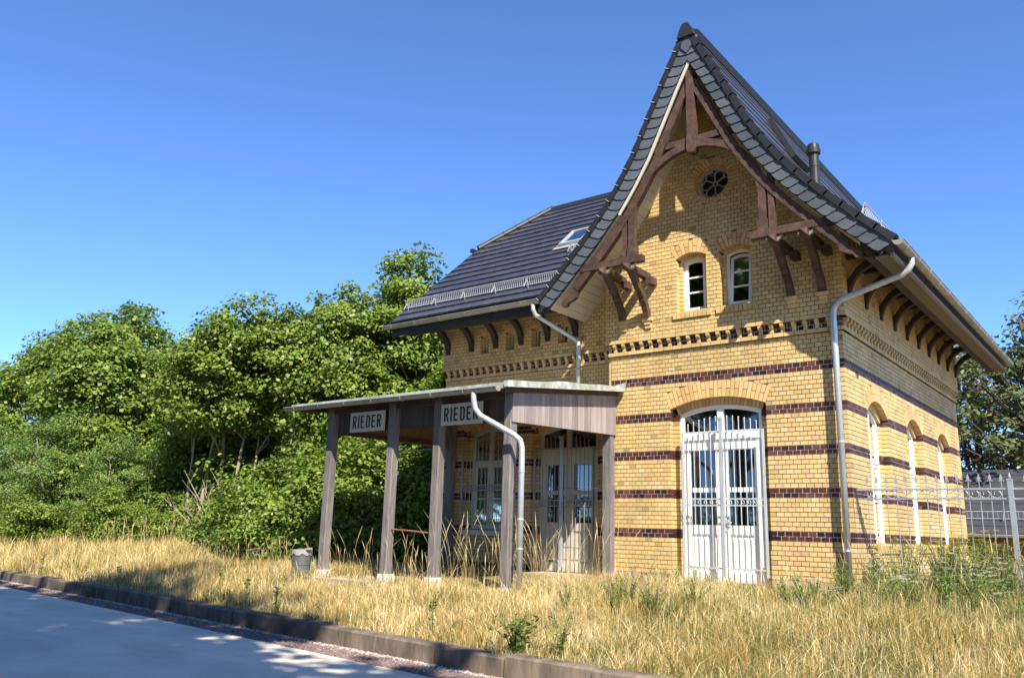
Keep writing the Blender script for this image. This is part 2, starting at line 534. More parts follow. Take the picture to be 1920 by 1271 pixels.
# round window
RWC, RWO, RWI = (2.20, 6.53), 0.45, 0.345
def cut_round(zm):
    h2 = RWO ** 2 - (zm - RWC[1]) ** 2
    return (RWC[0] - math.sqrt(h2), RWC[0] + math.sqrt(h2)) if h2 > 0 else None
nr = 34
for i in range(nr):
    a0, a1 = 2 * PI * i / nr + 0.016, 2 * PI * (i + 1) / nr - 0.016
    b_ = MB(); b_.cur = random.random()
    poly = [(RWC[0] + r * math.cos(a), RWC[1] + r * math.sin(a)) for r, a in ((RWI, a0), (RWI, a1), (RWO, a1), (RWO, a0))]
    b_.prism(poly, fr_front, UP - 0.12, UP)
    ARCH.append(('front', b_))
    if i % 2 == 0:
        b_ = MB(); b_.cur = random.random()
        a1 = 2 * PI * (i + 2) / nr - 0.02
        poly = [(RWC[0] + r * math.cos(a), RWC[1] + r * math.sin(a)) for r, a in ((0.305, a0), (0.305, a1), (RWI - 0.002, a1), (RWI - 0.002, a0))]
        b_.prism(poly, fr_front, UP - 0.24, UP - 0.125)
        ARCH.append(('front', b_))
cA = arcp(RWC, RWI + 0.005, 0, 2 * PI * 39 / 40, 39); cB = arcp(RWC, RWO + 0.07, 0, 2 * PI * 39 / 40, 39)
core['front'].strip(cA, cB, fr_front, UP - 0.355, UP - 0.0095)
cA = arcp(RWC, 0.31, 0, 2 * PI * 39 / 40, 39); cB = arcp(RWC, RWI + 0.003, 0, 2 * PI * 39 / 40, 39)
core['front'].strip(cA, cB, fr_front, UP - 0.354, UP - 0.13)

# ---- courses
full = lambda z: (0.0, W)
lay('front', -2, 44, full, 0.0, [op_door['cut']])
lay('front', -8, -2, lambda z: (-0.0, W + 0.04), 0.04, [op_door['cut']], glazed=False, depth=0.4)
lay('front', 44, 45, lambda z: (-0.045, W + 0.045), 0.045, glazed=False, pitch=0.19, depth=0.4)
lay('front', 45, 47, full, 0.0, glazed=True)
upf = lambda z: (max(-UP, XC - prof_inv(z, 0.30)), min(W + UP, XC + prof_inv(z, 0.30))) if prof_inv(z, 0.30) > 0.05 else None
lay('front', 47, 48, lambda z: (-UP - 0.01, W + UP + 0.01), UP + 0.01, glazed=False, pitch=0.257, depth=0.45)
lay('front', 48, 116, upf, UP, [op_u1['cut'], op_u2['cut'], cut_round], glazed=False, depth=0.42)
fs = lambda z: (0.013, D)
cs_ = [o['cut'] for o in op_side]
lay('side', -2, 44, fs, 0.0, cs_)
lay('side', -8, -2, lambda z: (-0.027, D), 0.04, cs_, glazed=False)
lay('side', 44, 45, lambda z: (-0.032, D), 0.045, glazed=False, pitch=0.19)
lay('side', 45, 47, fs, 0.0, glazed=True)
lay('side', 47, 48, lambda z: (-UP + 0.003, D), UP + 0.01, glazed=False, pitch=0.257, depth=0.45)
lay('side', 48, 67, lambda z: (-UP + 0.013, D), UP, glazed=False, depth=0.42)
fw = lambda z: (WL, -0.002)
cw_ = [op_win['cut'], op_wdoor['cut']]
lay('wing', -8, 44, fw, 0.0, cw_)
lay('wing', 44, 45, fw, 0.03, glazed=False, pitch=0.19)
lay('wing', 45, 47, fw, 0.0, glazed=True)
lay('wing', 47, 48, lambda z: (WL - 0.06, -0.09), UP + 0.01, glazed=False, pitch=0.257)
lay('wing', 48, 69, lambda z: (WL - 0.06, -0.09), UP, [o['cut'] for o in op_small], glazed=False, depth=0.42)

# ---- wall meshes and bricks
walls = {}
for w_, nm in (('front', 'front_wall'), ('side', 'side_wall'), ('wing', 'wing_wall')):
    walls[w_] = core[w_].build(nm, 'mortar', station)
    band_core[w_].build('band_joints', 'mortar_light', walls[w_], kind='stuff')
CAMP = Vector((8.334, -13.822, 0.03))
def full_size(b): return abs((b[2] - b[1]) - (HP - (0.015 if b[6] else J))) < 0.002
idx_y = [i for i, b in enumerate(BL) if not b[6] and full_size(b) and b[0] != 'wing' and b[3] > -0.3]
idx_g = [i for i, b in enumerate(BL) if b[6] and full_size(b) and b[0] != 'wing' and b[3] < 3.2]
def dist(i):
    b = BL[i]; return (Vector(FR[b[0]]((b[1] + b[2]) / 2, 0, b[3])) - CAMP).length - (1.2 if b[0] == 'front' else 0)
idx_y.sort(key=dist); idx_g.sort(key=dist)
sel = set(idx_y[:290]) | set(idx_g[:290])
def unit(name, m, tone, jj=J):
    b_ = MB(); b_.cur = tone
    b_.box(-(HP - jj) / 2, (HP - jj) / 2, 0, 0.0125, -(CZ - jj) / 2, (CZ - jj) / 2)
    return b_.mesh(name, m)
um = [unit('brick', 'brick', mt()) for _ in range(24)]
ug = [unit('glazed_brick', 'glaze', gt(), 0.015) for _ in range(14)]
rot_side = Matrix.Rotation(PI / 2, 4, 'Z')
bulk = {w_: (MB(), MB()) for w_ in FR}
for i, (w_, u0, u1, z0, z1, nf, gz) in enumerate(BL):
    pr = random.uniform(0, 0.0022)
    if i in sel:
        P = Vector(FR[w_]((u0 + u1) / 2, nf + pr, (z0 + z1) / 2))
        mw = Matrix.Translation(P) @ (rot_side if w_ == 'side' else I4)
        o = bpy.data.objects.new('glazed_brick' if gz else 'brick', random.choice(ug if gz else um))
        link(o, walls[w_], mw)
    else:
        mb = bulk[w_][1 if gz else 0]
        mb.cur = gt() if gz else mt()
        fbox(mb, FR[w_], u0, u1, nf - 0.012, nf + pr, z0, z1)
for w_ in FR:
    bulk[w_][0].build('brickwork', 'brick', walls[w_], kind='stuff')
    bulk[w_][1].build('glazed_brickwork', 'glaze', walls[w_], kind='stuff')
misc.build('jamb_brickwork', 'brick', walls['front'], kind='stuff')
misc_g.build('glazed_jamb_brickwork', 'glaze', walls['front'], kind='stuff')
for w_, b_ in ARCH:
    b_.build('arch_brick', 'arch', walls[w_])

# ---- dentils (ogee corbel bricks)
def dentil_mesh(tone):
    b_ = MB(); b_.cur = tone
    pr = [(-0.005, 0.003), (0.030, 0.003), (0.036, 0.035), (0.030, 0.06), (0.050, 0.085), (0.078, 0.10), (0.084, 0.125), (0.084, 0.151), (-0.005, 0.151)]
    b_.prism([(z_, n_) for n_, z_ in pr], lambda u, n, z: (n, -z, u), -0.033, 0.033)
    return b_.mesh('dentil', 'brick')
dm = [dentil_mesh(random.uniform(0.3, 0.85)) for _ in range(6)]
def dentils(w_, u0, u1, pitch=0.1945):
    u = u0
    while u < u1:
        P = Vector(FR[w_](u, 0, 45 * CZ))
        o = bpy.data.objects.new('dentil', random.choice(dm))
        link(o, walls[w_], Matrix.Translation(P) @ (rot_side if w_ == 'side' else I4))
        u += pitch
dentils('front', 0.10, W - 0.05)
dentils('side', 0.10, D)
dentils('wing', WL + 0.10, -0.1)

# corbel stones under the strut feet
for x in (0.33, 0.86, 3.61, 4.14):
    b_ = MB(); b_.cur = 0.6
    b_.box(x - 0.10, x + 0.10, -UP - 0.075, -UP, 3.985, 4.045)
    b_.box(x - 0.065, x + 0.065, -UP - 0.055, -UP, 3.918, 3.98)
    b_.box(x - 0.065, x + 0.065, -UP - 0.035, -UP, 3.85, 3.912)
    b_.build('corbel', 'brick', walls['front'])
# sills
for oc in (op_u1, op_u2):
    n_ = 9
    for i in range(n_):
        b_ = MB(); b_.cur = random.uniform(0.1, 0.5)
        wd = 0.76 / n_
        x = oc['uc'] - 0.38 + i * wd
        b_.hexa([(x + 0.005, -UP - 0.035, 3.945), (x + wd - 0.005, -UP - 0.035, 3.945), (x + wd - 0.005, -UP + 0.2, 3.945), (x + 0.005, -UP + 0.2, 3.945),
                 (x + 0.005, -UP - 0.035, 4.05), (x + wd - 0.005, -UP - 0.035, 4.05), (x + wd - 0.005, -UP + 0.2, 4.083), (x + 0.005, -UP + 0.2, 4.083)])
        b_.build('sill_brick', 'brick', walls['front'])
for oc in op_side:
    b_ = MB(); b_.cur = 0.2
    y0, y1 = oc['uc'] - 0.66, oc['uc'] + 0.66
    b_.hexa([(W - 0.3, y0, -0.16), (W + 0.07, y0, -0.16), (W + 0.07, y1, -0.16), (W - 0.3, y1, -0.16),
             (W - 0.3, y0, 0.03), (W + 0.07, y0, -0.03), (W + 0.07, y1, -0.03), (W - 0.3, y1, 0.03)])
    b_.build('window_sill', 'brick', walls['side'])
b_ = MB(); b_.box(-4.15, -2.8, YW - 0.07, YW + 0.3, -0.06, 0.05)
b_.build('window_sill', 'old_white', walls['wing'])
# stone base blocks
x = -0.06
while x < W + 0.1:
    x1 = min(x + random.uniform(0.55, 0.95), W + 0.1)
    if not (x1 > 1.24 and x < 3.04):
        b_ = MB(); b_.box(x + 0.004, x1 - 0.004, -0.10 - random.uniform(0, 0.012), 0.3, -0.87, -0.62)
        b_.build('base_stone', 'stone', walls['front'])
    x = x1
b_ = MB(); b_.box(1.0, 3.3, -0.16, 0.3, -1.1, -0.735); b_.build('door_step', 'stone', walls['front'])
y = 0.31
while y < D:
    y1 = min(y + random.uniform(0.6, 1.0), D)
    b_ = MB(); b_.box(W - 0.2, W + 0.095 + random.uniform(0, 0.01), y + 0.004, y1 - 0.004, -0.87, -0.62)
    b_.build('base_stone', 'stone', walls['side'])
    y = y1
b_ = MB(); b_.box(-2.35, -0.45, YW - 0.6, YW + 0.3, -0.95, -0.735); b_.build('door_step', 'stone', walls['wing'])
# unseen rear and end walls, floor
b_ = MB()
b_.box(0.0, W, D - 0.36, D, -0.9, 5.0)

b_.prism([(YW + 0.37, -0.9), (7.29, -0.9), (7.29, 5.0), (5.5, 6.6), (4.0, 6.9), (2.4, 6.6), (YW + 0.37, 4.85)], lambda u, n, z: (n, u, z), WL, WL + 0.36)
b_.box(WL, 0.3, 7.3, 7.66, -0.9, 5.2)
b_.box(-0.07, 0.28, 0.02, YW + 0.1, -0.9, 5.6)
b_.build('rear_wall', 'brick', station)
b_ = MB(); b_.box(WL + 0.1, W - 0.1, 0.3, D - 0.1, -0.9, -0.74); b_.box(-0.2, W - 0.3, 0.36, D - 0.3, 3.3, 3.42); b_.box(WL + 0.3, 0, 0.85, 7.4, 3.3, 3.42)
b_.build('floor_slab', 'interior', station)

# ------------------------------------------------------------------ windows and doors
def strip_frame(oc, nf0, nf1, t, name, m, parent, ext=0.0):
    A = outline(oc['uc'], oc['hi'] + ext, oc['z0'], oc['zc'], oc['Ri'] + ext)
    B = outline(oc['uc'], oc['hi'] - t, oc['z0'] + t, oc['zc'], oc['Ri'] - t)
    b_ = MB(); b_.strip(A, B, oc['fr'], nf0, nf1)
    return b_.build(name, m, parent)

def arch_z(oc, u, inset):
    R = oc['Ri'] - inset
    return oc['zc'] + math.sqrt(max(0, R * R - (u - oc['uc']) ** 2))

def pane(oc, u0, u1, z0, ztop, n, parent, inset=0.05):
    fr = oc['fr']
    b_ = MB()
    if ztop is None:
        pts = [(u0, z0), (u1, z0)] + [(u1 + (u0 - u1) * i / 8, arch_z(oc, u1 + (u0 - u1) * i / 8, inset)) for i in range(9)]
    else:
        pts = [(u0, z0), (u1, z0), (u1, ztop), (u0, ztop)]
    b_.prism(pts, fr, n - 0.004, n)
    return b_.build('pane', 'glass', parent)

def bars(oc, items, n0, n1, m, parent, name='glazing_bar'):
    for (u0, u1, z0, z1) in items:
        b_ = MB(); fbox(b_, oc['fr'], u0, u1, n0, n1, z0, z1)
        b_.build(name, m, parent)

def casement(oc, zt, m='white', cross=(), top_mid=False, n=-0.17, two=True, tilt=False):
    """tall window: transom at zt, two leaves, fanlight"""
    nf = oc['nf']
    w = strip_frame(oc, nf + n - 0.07, nf + n, 0.055, 'window', m, station, 0.004)
    uc, hi = oc['uc'], oc['hi']
    bars(oc, [(uc - hi + 0.05, uc + hi - 0.05, zt - 0.045, zt + 0.045)], nf + n - 0.062, nf + n + 0.012, m, w, 'transom')
    if two:
        bars(oc, [(uc - 0.045, uc + 0.045, oc['z0'] + 0.05, zt - 0.045)], nf + n - 0.06, nf + n + 0.01, m, w, 'mullion')
        bars(oc, [(uc - 0.03, uc + 0.03, zt + 0.045, arch_z(oc, uc, 0.05))], nf + n - 0.06, nf + n + 0.006, m, w, 'mullion')
    for zc_ in cross:
        bars(oc, [(uc - hi + 0.05, uc - 0.045, zc_ - 0.014, zc_ + 0.014), (uc + 0.045, uc + hi - 0.05, zc_ - 0.014, zc_ + 0.014)], nf + n - 0.05, nf + n - 0.008, m, w)
    for sg in (-1, 1):
        a, b = sorted((uc + sg * 0.03, uc + sg * (hi - 0.05)))
        # leaf frames
        for (p0, p1, q0, q1) in ((a, b, oc['z0'] + 0.055, oc['z0'] + 0.12), (a, b, zt - 0.10, zt - 0.045),
                                 (a, a + 0.05, oc['z0'] + 0.12, zt - 0.10), (b - 0.05, b, oc['z0'] + 0.12, zt - 0.10)):
            bars(oc, [(p0 + 0.001, p1 - 0.001, q0 + 0.001, q1 - 0.001)], nf + n - 0.055, nf + n - 0.004, m, w, 'sash_rail')
        pane(oc, a + 0.03, b - 0.03, oc['z0'] + 0.09, zt - 0.08, nf + n - 0.03, w)
        pane(oc, a, b, zt + 0.04, None, nf + n - 0.03, w, 0.05)
    return w

for oc in op_side:
    casement(oc, 1.42, 'white', cross=(0.72,), n=-0.17)
wwin = casement(op_win, 1.50, 'old_white', cross=(0.72,), n=-0.17)

def small_upper(oc, tilt):
    nf, n = oc['nf'], -0.19
    uc, hi = oc['uc'], oc['hi']
    w = strip_frame(oc, nf + n - 0.06, nf + n, 0.035, 'window', 'white', station, 0.004)
    s = MB()
    ow = dict(oc); ow['hi'] = hi - 0.035; ow['Ri'] = oc['Ri'] - 0.035; ow['z0'] = oc['z0'] + 0.035
    A = outline(uc, ow['hi'], ow['z0'], oc['zc'], ow['Ri']); B = outline(uc, ow['hi'] - 0.05, ow['z0'] + 0.06, oc['zc'], ow['Ri'] - 0.05)
    if tilt:
        a = math.radians(7)
        def fr(u, nn_, z):
            zz = z - ow['z0']; base = nf + n + 0.0
            return (u, -(base + 0.0 + (nn_ - base) * math.cos(a) - zz * math.sin(a)), ow['z0'] + zz * math.cos(a) + (nn_ - base) * math.sin(a))
    else:
        fr = oc['fr']
    s.strip(A, B, fr, nf + n - 0.05, nf + n + 0.008)
    s_ = s.build('sash', 'white', w)
    zs_ = oc['z0'] + 0.09; ht = (arch_z(oc, uc, 0.085) - zs_)
    for f_ in (0.34, 0.67):
        b_ = MB(); z_ = zs_ + ht * f_
        pts = [(uc - hi + 0.08, z_ - 0.014), (uc + hi - 0.08, z_ - 0.014), (uc + hi - 0.08, z_ + 0.014), (uc - hi + 0.08, z_ + 0.014)]
        b_.prism(pts, fr, nf + n - 0.035, nf + n - 0.002); b_.build('glazing_bar', 'white', w)
    b_ = MB()
    o2 = dict(oc)
    pts = [(uc - hi + 0.07, oc['z0'] + 0.08), (uc + hi - 0.07, oc['z0'] + 0.08)] + [(uc + (hi - 0.07) * (1 - i / 4), arch_z(oc, uc + (hi - 0.07) * (1 - i / 4), 0.075)) for i in range(9)]
    b_.prism(pts, fr, nf + n - 0.024, nf + n - 0.020); b_.build('pane', 'glass', w)
small_upper(op_u1, False)
small_upper(op_u2, True)
for oc in op_small:
    w = strip_frame(oc, oc['nf'] - 0.22, oc['nf'] - 0.16, 0.022, 'window', 'old_white', station, 0.003)
    pane(oc, oc['uc'] - oc['hi'] + 0.02, oc['uc'] + oc['hi'] - 0.02, oc['z0'] + 0.02, oc['z0'] + 0.40, oc['nf'] - 0.19, w)

# round rosette window
b_ = MB()
b_.strip(arcp(RWC, 0.303, 0, 2 * PI * 31 / 32, 31), arcp(RWC, 0.275, 0, 2 * PI * 31 / 32, 31), fr_front, UP - 0.24, UP - 0.16)
rw = b_.build('window', 'leadgrey', station)
b_ = MB()
b_.strip(arcp(RWC, 0.052, 0, 2 * PI * 15 / 16, 15), arcp(RWC, 0.032, 0, 2 * PI * 15 / 16, 15), fr_front, UP - 0.235, UP - 0.185)
b_.build('glazing_bar', 'leadgrey', rw)
for i in range(6):
    a = i * PI / 3 + PI / 2
    b_ = MB()
    P = lambda r, t: (RWC[0] + r * math.cos(t), RWC[1] + r * math.sin(t))
    hw_ = 0.009
    dx, dz = -math.sin(a) * hw_, math.cos(a) * hw_
    p0, p1 = P(0.05, a), P(0.20, a)
    b_.prism([(p0[0] + dx, p0[1] + dz), (p0[0] - dx, p0[1] - dz), (p1[0] - dx, p1[1] - dz), (p1[0] + dx, p1[1] + dz)], fr_front, UP - 0.235, UP - 0.185)
    c_ = P(0.178, a + PI / 6)
    t0 = a + PI / 6
    b_.strip([(c_[0] + 0.102 * math.cos(t0 + q), c_[1] + 0.102 * math.sin(t0 + q)) for q in np.linspace(-1.75, 1.75, 13)],
             [(c_[0] + 0.084 * math.cos(t0 + q), c_[1] + 0.084 * math.sin(t0 + q)) for q in np.linspace(-1.75, 1.75, 13)], fr_front, UP - 0.234, UP - 0.186, closed=False)
    b_.build('tracery', 'leadgrey', rw)
b_ = MB(); b_.prism(arcp(RWC, 0.28, 0, 2 * PI * 31 / 32, 31), fr_front, UP - 0.212, UP - 0.208)
b_.build('pane', 'glass', rw)

# doors
def double_door(oc, m, zt, parent, n=-0.17):
    nf = oc['nf']; uc, hi = oc['uc'], oc['hi']; z0 = oc['z0']
    d = strip_frame(oc, nf + n - 0.08, nf + n, 0.07, 'door', m, parent, 0.004)
    N0, N1 = nf + n - 0.07, nf + n + 0.015
    bars(oc, [(uc - hi + 0.065, uc + hi - 0.065, zt - 0.06, zt + 0.09)], N0, N1 + 0.02, m, d, 'transom')
    bars(oc, [(uc - 0.055, uc + 0.055, zt + 0.09, arch_z(oc, uc, 0.065))], N0, N1, m, d, 'mullion')
    for sg in (-1, 1):
        a, b = sorted((uc + sg * 0.004, uc + sg * (hi - 0.068)))
        zb, ztop = z0 + 0.02, zt - 0.062
        zg0, zg1, zmid = 0.24, zt - 0.25, 0.84
        leaf = MB()
        st = 0.11
        F = lambda u0, u1, q0, q1, e0=0.0, e1=0.0: fbox(leaf, oc['fr'], u0, u1, N0 + 0.01 + e0, N1 - 0.012 + e1, q0, q1)
        F(a, a + st, zb, ztop); F(b - st, b, zb, ztop)
        F(a + st, b - st, zg1, ztop); F(a + st, b - st, zg0 - 0.16, zg0); F(a + st, b - st, zmid - 0.04, zmid + 0.04)
        F(a + st, b - st, zb, zb + 0.16)
        F(a + st, b - st, zb + 0.16, zg0 - 0.16, 0.0, -0.03)
        F(a + st + 0.05, b - st - 0.05, zb + 0.23, zg0 - 0.23, 0.02, -0.008)
        lf = leaf.build('door_leaf', m, d)
        pane(oc, a + st - 0.005, b - st + 0.005, zmid + 0.035, zg1 + 0.005, nf + n - 0.03, d)
        pane(oc, a + st - 0.005, b - st + 0.005, zg0 - 0.005, zmid - 0.035, nf + n - 0.03, d)
        a2, b2 = sorted((uc + sg * 0.05, uc + sg * (hi - 0.068)))
        pane(oc, a2, b2, zt + 0.085, None, nf + n - 0.03, d, 0.065)
        # curtain folds behind the glass
        cu = MB(); k = 22
        pts = [(a + (b - a) * i / k, nf + n - 0.16 + (0.02 if i % 2 else -0.02)) for i in range(k + 1)]
        for (p_, q_) in zip(pts, pts[1:]):
            cu.add([oc['fr'](p_[0], p_[1], zg0 - 0.1), oc['fr'](q_[0], q_[1], zg0 - 0.1), oc['fr'](q_[0], q_[1], zg1 + 0.1), oc['fr'](p_[0], p_[1], zg1 + 0.1)], [(0, 1, 2, 3)])
        cu.build('curtain', 'curtain', d)
    h = MB(); u_ = uc + 0.055
    fbox(h, oc['fr'], u_ - 0.02, u_ + 0.02, N1 - 0.012, N1 + 0.004, 0.13, 0.36)
    fbox(h, oc['fr'], u_ - 0.012, u_ + 0.012, N1 + 0.004, N1 + 0.05, 0.27, 0.295)
    fbox(h, oc['fr'], u_ - 0.012, u_ + 0.12, N1 + 0.035, N1 + 0.052, 0.272, 0.293)
    h.build('handle', 'steel', d)
    return d
door = double_door(op_door, 'white', 1.78, station)
wdoor = double_door(op_wdoor, 'old_white', 1.66, station)

def grille(fr, u0, u1, z0, zr, n, parent, nb, arch=0.28, um=None, mid_z=0.62, name='door_grille', m='steel', zbot=None):
    g = MB()
    t = 0.016
    for z_ in (z0 + 0.12, mid_z - 0.055, mid_z + 0.055, zr):
        fbox(g, fr, u0, u1, n - t / 2, n + t / 2, z_ - 0.012, z_ + 0.012)
    fbox(g, fr, u0 - 0.018, u0 + 0.018, n - 0.018, n + 0.018, z0, zr + 0.014)
    fbox(g, fr, u1 - 0.018, u1 + 0.018, n - 0.018, n + 0.018, z0, zr + 0.014)
    gr = g.build(name, m, parent)
    for i in range(1, nb):
        u = u0 + (u1 - u0) * i / nb
        h = zr + 0.10 + arch * (1 - ((u - (u0 + u1) / 2) / ((u1 - u0) / 2)) ** 2)
        b_ = MB()
        b_.tube([fr(u, n + 0.001, z0 + 0.115), fr(u, n + 0.001, h)], 0.0085, 6)
        b_.tube([fr(u, n + 0.001, h - 0.01), fr(u, n + 0.001, h + 0.006), fr(u, n + 0.001, h + 0.022)], [0.010, 0.014, 0.006], 6)
        b_.build('bar', m, gr)
    # scroll band
    k = max(6, int((u1 - u0) / 0.11))
    for i in range(k):
        c_ = u0 + (u1 - u0) * (i + 0.5) / k
        b_ = MB()
        pts = [fr(c_ + 0.034 * (1 - q / 7.5) * math.cos(q), n, mid_z + 0.036 * (1 - q / 7.5) * math.sin(q)) for q in np.linspace(-1.2, 5.2, 13)]
        b_.tube(pts, 0.006, 5)
        b_.build('scroll', m, gr)
    if um is not None:
        b_ = MB()
        fbox(b_, fr, um - 0.028, um + 0.028, n + 0.012, n + 0.062, z0 - 0.02, zr + 0.2)
        fbox(b_, fr, um - 0.05, um + 0.02, n + 0.0, n + 0.07, zr + 0.20, zr + 0.245)
        b_.build('lock_post', 'zinc', gr)
    return gr
grille(fr_front, 1.50, 2.98, -0.60, 1.83, 0.03, station, 14, um=2.24, arch=0.16)
grille(fr_wing, -2.12, -0.68, -0.60, 1.72, 0.03, station, 14, um=-1.42, arch=0.16, m='gutter_old')
grille(fr_wing, -4.1, -2.86, 0.10, 2.0, 0.05, station, 11, arch=0.0, mid_z=0.95, name='window_grille', m='gutter_old')
# ------------------------------------------------------------------ roofs
_S = []
_d = 0.0; _s = 0.0
while _d <= 3.6:
    _S.append((_s, _d, prof(_d)))
    _s += math.hypot(0.01, prof(_d + 0.01) - prof(_d)); _d += 0.01
S_ARR = np.array(_S)
def pt(s, t, side):
    d = float(np.interp(s, S_ARR[:, 0], S_ARR[:, 1]))
    n = profn(d)
    return XC + side * (d - n.x * t), prof(d) - n.y * t
def s_of(d): return float(np.interp(d, S_ARR[:, 1], S_ARR[:, 0]))
S_END = s_of(3.32)
YV0, YV1 = -0.95, 9.95
def sweep(mb, s0, s1, t0, t1, y0, y1, side, n=24):
    A, B = [], []
    for i in range(n + 1):
        s = s0 + (s1 - s0) * i / n
        A.append(pt(s, t0, side)); B.append(pt(s, t1, side))
    mb.strip(A, B, lambda u, nn_, z: (u, nn_, z), y0, y1, closed=False)

b_ = MB()
for side in (-1, 1):
    sweep(b_, 0.0, S_END - 0.03, 0.035, 0.24, -0.89, 9.9 if side > 0 else 0.6, side)
sweep(b_, 0.0, s_of(1.0), 0.035, 0.24, 0.6, 9.9, -1)
sweep(b_, s_of(1.0), s_of(2.0), 0.06, 0.24, 0.6, 4.2, -1)
groof = b_.build('gable_roof', 'tile_matt', station)
# right and left slope tiles
G, TW = 0.335, 0.30
tb = MB()
nrow = int(S_END / G)
def tile_pts(side, s0, s1, y0, y1, lo=0.012, hi=0.03):
    o = []
    for (t0) in (0, 1):
        for (s, y) in ((s1, y0), (s1, y1), (s0, y1), (s0, y0)):
            lift = lo if s == s0 else hi
            x, z = pt(s, -(lift - 0.022) if t0 == 0 else -lift, side)
            o.append((x, y, z))
    return o
for side in (-1, 1):
    for r in range(nrow + 1):
        s1 = S_END - r * G; s0 = max(0.02, s1 - G - 0.05)
        if s1 < 0.1: continue
        zt = pt(s1, 0, side)[1]
        yend = YV1 if side > 0 else (min(YV1, (zt - 4.68) / 0.88 - 0.4) if zt < 8.7 else YV1)
        y = YV0 + 0.02 + (0.15 if r % 2 else 0)
        if r % 2: tb.hexa(tile_pts(side, s0, s1, YV0 + 0.02, y - 0.004))
        while y < yend - 0.05:
            tb.hexa(tile_pts(side, s0, s1, y, min(y + TW - 0.004, yend)))
            y += TW
tb.build('roof_tiles', 'tile', groof, kind='stuff')
# verge tiles, slates, trim, soffit boards
for side in (-1, 1):
    k = int(S_END / G)
    for r in range(k + 1):
        s1 = S_END - r * G; s0 = max(0.05, s1 - G - 0.03)
        if s1 < 0.2: continue
        b_ = MB()
        P = []
        for y in (YV0 - 0.035, YV0 - 0.012):
            for (s, t) in ((s1, 0.085), (s0, 0.07), (s0, -0.02), (s1, -0.045)):
                x, z = pt(s, t, side); P.append((x, y, z))
        b_.add(P, [(0, 1, 2, 3), (7, 6, 5, 4), (0, 4, 5, 1), (1, 5, 6, 2), (2, 6, 7, 3), (3, 7, 4, 0)])
        P = []
        for y in (YV0 - 0.012, YV0 + 0.10):
            for (s, t) in ((s1, -0.022), (s0, 0.0), (s0, -0.02), (s1, -0.045)):
                x, z = pt(s, t, side); P.append((x, y, z))
        b_.add(P, [(0, 1, 2, 3), (7, 6, 5, 4), (0, 4, 5, 1), (1, 5, 6, 2), (2, 6, 7, 3), (3, 7, 4, 0)])
        b_.build('verge_tile', 'tile_matt', groof)
        if side < 0:
            b_ = MB()
            xz0 = pt(s1 - 0.03, -0.05, side); xz1 = pt(s1 - 0.03, 0.04, side)
            b_.bar((xz0[0], YV0 - 0.038, xz0[1]), (xz1[0], YV0 - 0.038, xz1[1]), 0.012, 0.006, (0, 1, 0))
            b_.build('tile_clip', 'steel', groof)
    sl = 0.205
    k = int((S_END - 0.2) / sl)
    for r in range(k + 1):
        s1 = S_END - 0.02 - r * sl; s0 = s1 - 0.26
        if s0 < 0.12: s0 = 0.12
        if s1 - s0 < 0.08: continue
        b_ = MB(); b_.cur = random.random()
        out = [(s0, 0.06), (s0, 0.315)]
        for q in np.linspace(0, 1, 6):
            a = q * PI / 2
            out.append((s1 - 0.10 + 0.10 * math.sin(a) - 0.02, 0.315 - 0.10 + 0.10 * math.cos(a)))
        out += [(s1 + 0.012, 0.15), (s1 + 0.02, 0.06)]
        F, Bk = [], []
        for (s, t) in out:
            x, z = pt(s, t, side)
            n_ = 0.004 + 0.022 * (s - s0) / (s1 - s0)
            F.append((x, YV0 + 0.015 - n_, z)); Bk.append((x, YV0 + 0.021 - n_, z))
        n = len(F)
        b_.add(F + Bk, [tuple(range(n)), tuple(range(2 * n - 1, n - 1, -1))] + [(i, i + n, (i + 1) % n + n, (i + 1) % n) for i in range(n)])
        b_.build('slate', 'slate', groof)
    b_ = MB(); sweep(b_, 0.1, S_END - 0.02, 0.05, 0.325, -0.925, -0.895, side); b_.build('barge_board', 'wood_dark', groof)
    if side < 0:
        b_ = MB(); sweep(b_, 0.42, s_of(1.75), 0.328, 0.385, -0.93, -0.905, side); b_.build('barge_trim', 'old_white', groof)
    s = 0.42
    while s < S_END - 0.1:
        b_ = MB(); sweep(b_, s + 0.003, min(s + 0.157, S_END - 0.06), 0.30, 0.318, -0.893, (0.44 if side < 0 and s > s_of(2.30) else -0.07), side, 2)
        b_.build('soffit_board', 'cream', groof); s += 0.16
# top slates at the apex and ridge caps
b_ = MB(); b_.cur = 0.4
b_.prism([(XC - 0.11, 8.86), (XC, 8.74), (XC + 0.11, 8.86), (XC + 0.09, 9.02), (XC, 9.16), (XC - 0.09, 9.02)], lambda u, n, z: (u, n, z), YV0 - 0.03, YV0 - 0.015)
b_.build('slate', 'slate', groof)
y = YV0 - 0.07
while y < YV1:
    b_ = MB()
    pr = [(-0.17, 9.06), (-0.12, 9.215), (-0.05, 9.335), (0.05, 9.335), (0.12, 9.215), (0.17, 9.06), (0.135, 9.06), (0.09, 9.195), (0.03, 9.30), (-0.03, 9.30), (-0.09, 9.195), (-0.135, 9.06)]
    if y < YV0: pr = pr[:6]
    b_.prism([(XC + a, z) for a, z in pr], lambda u, n, z: (u, n, z), y, y + 0.40 if y > YV0 else y + 0.36)
    b_.build('ridge_tile', 'tile_matt', groof); y += 0.385

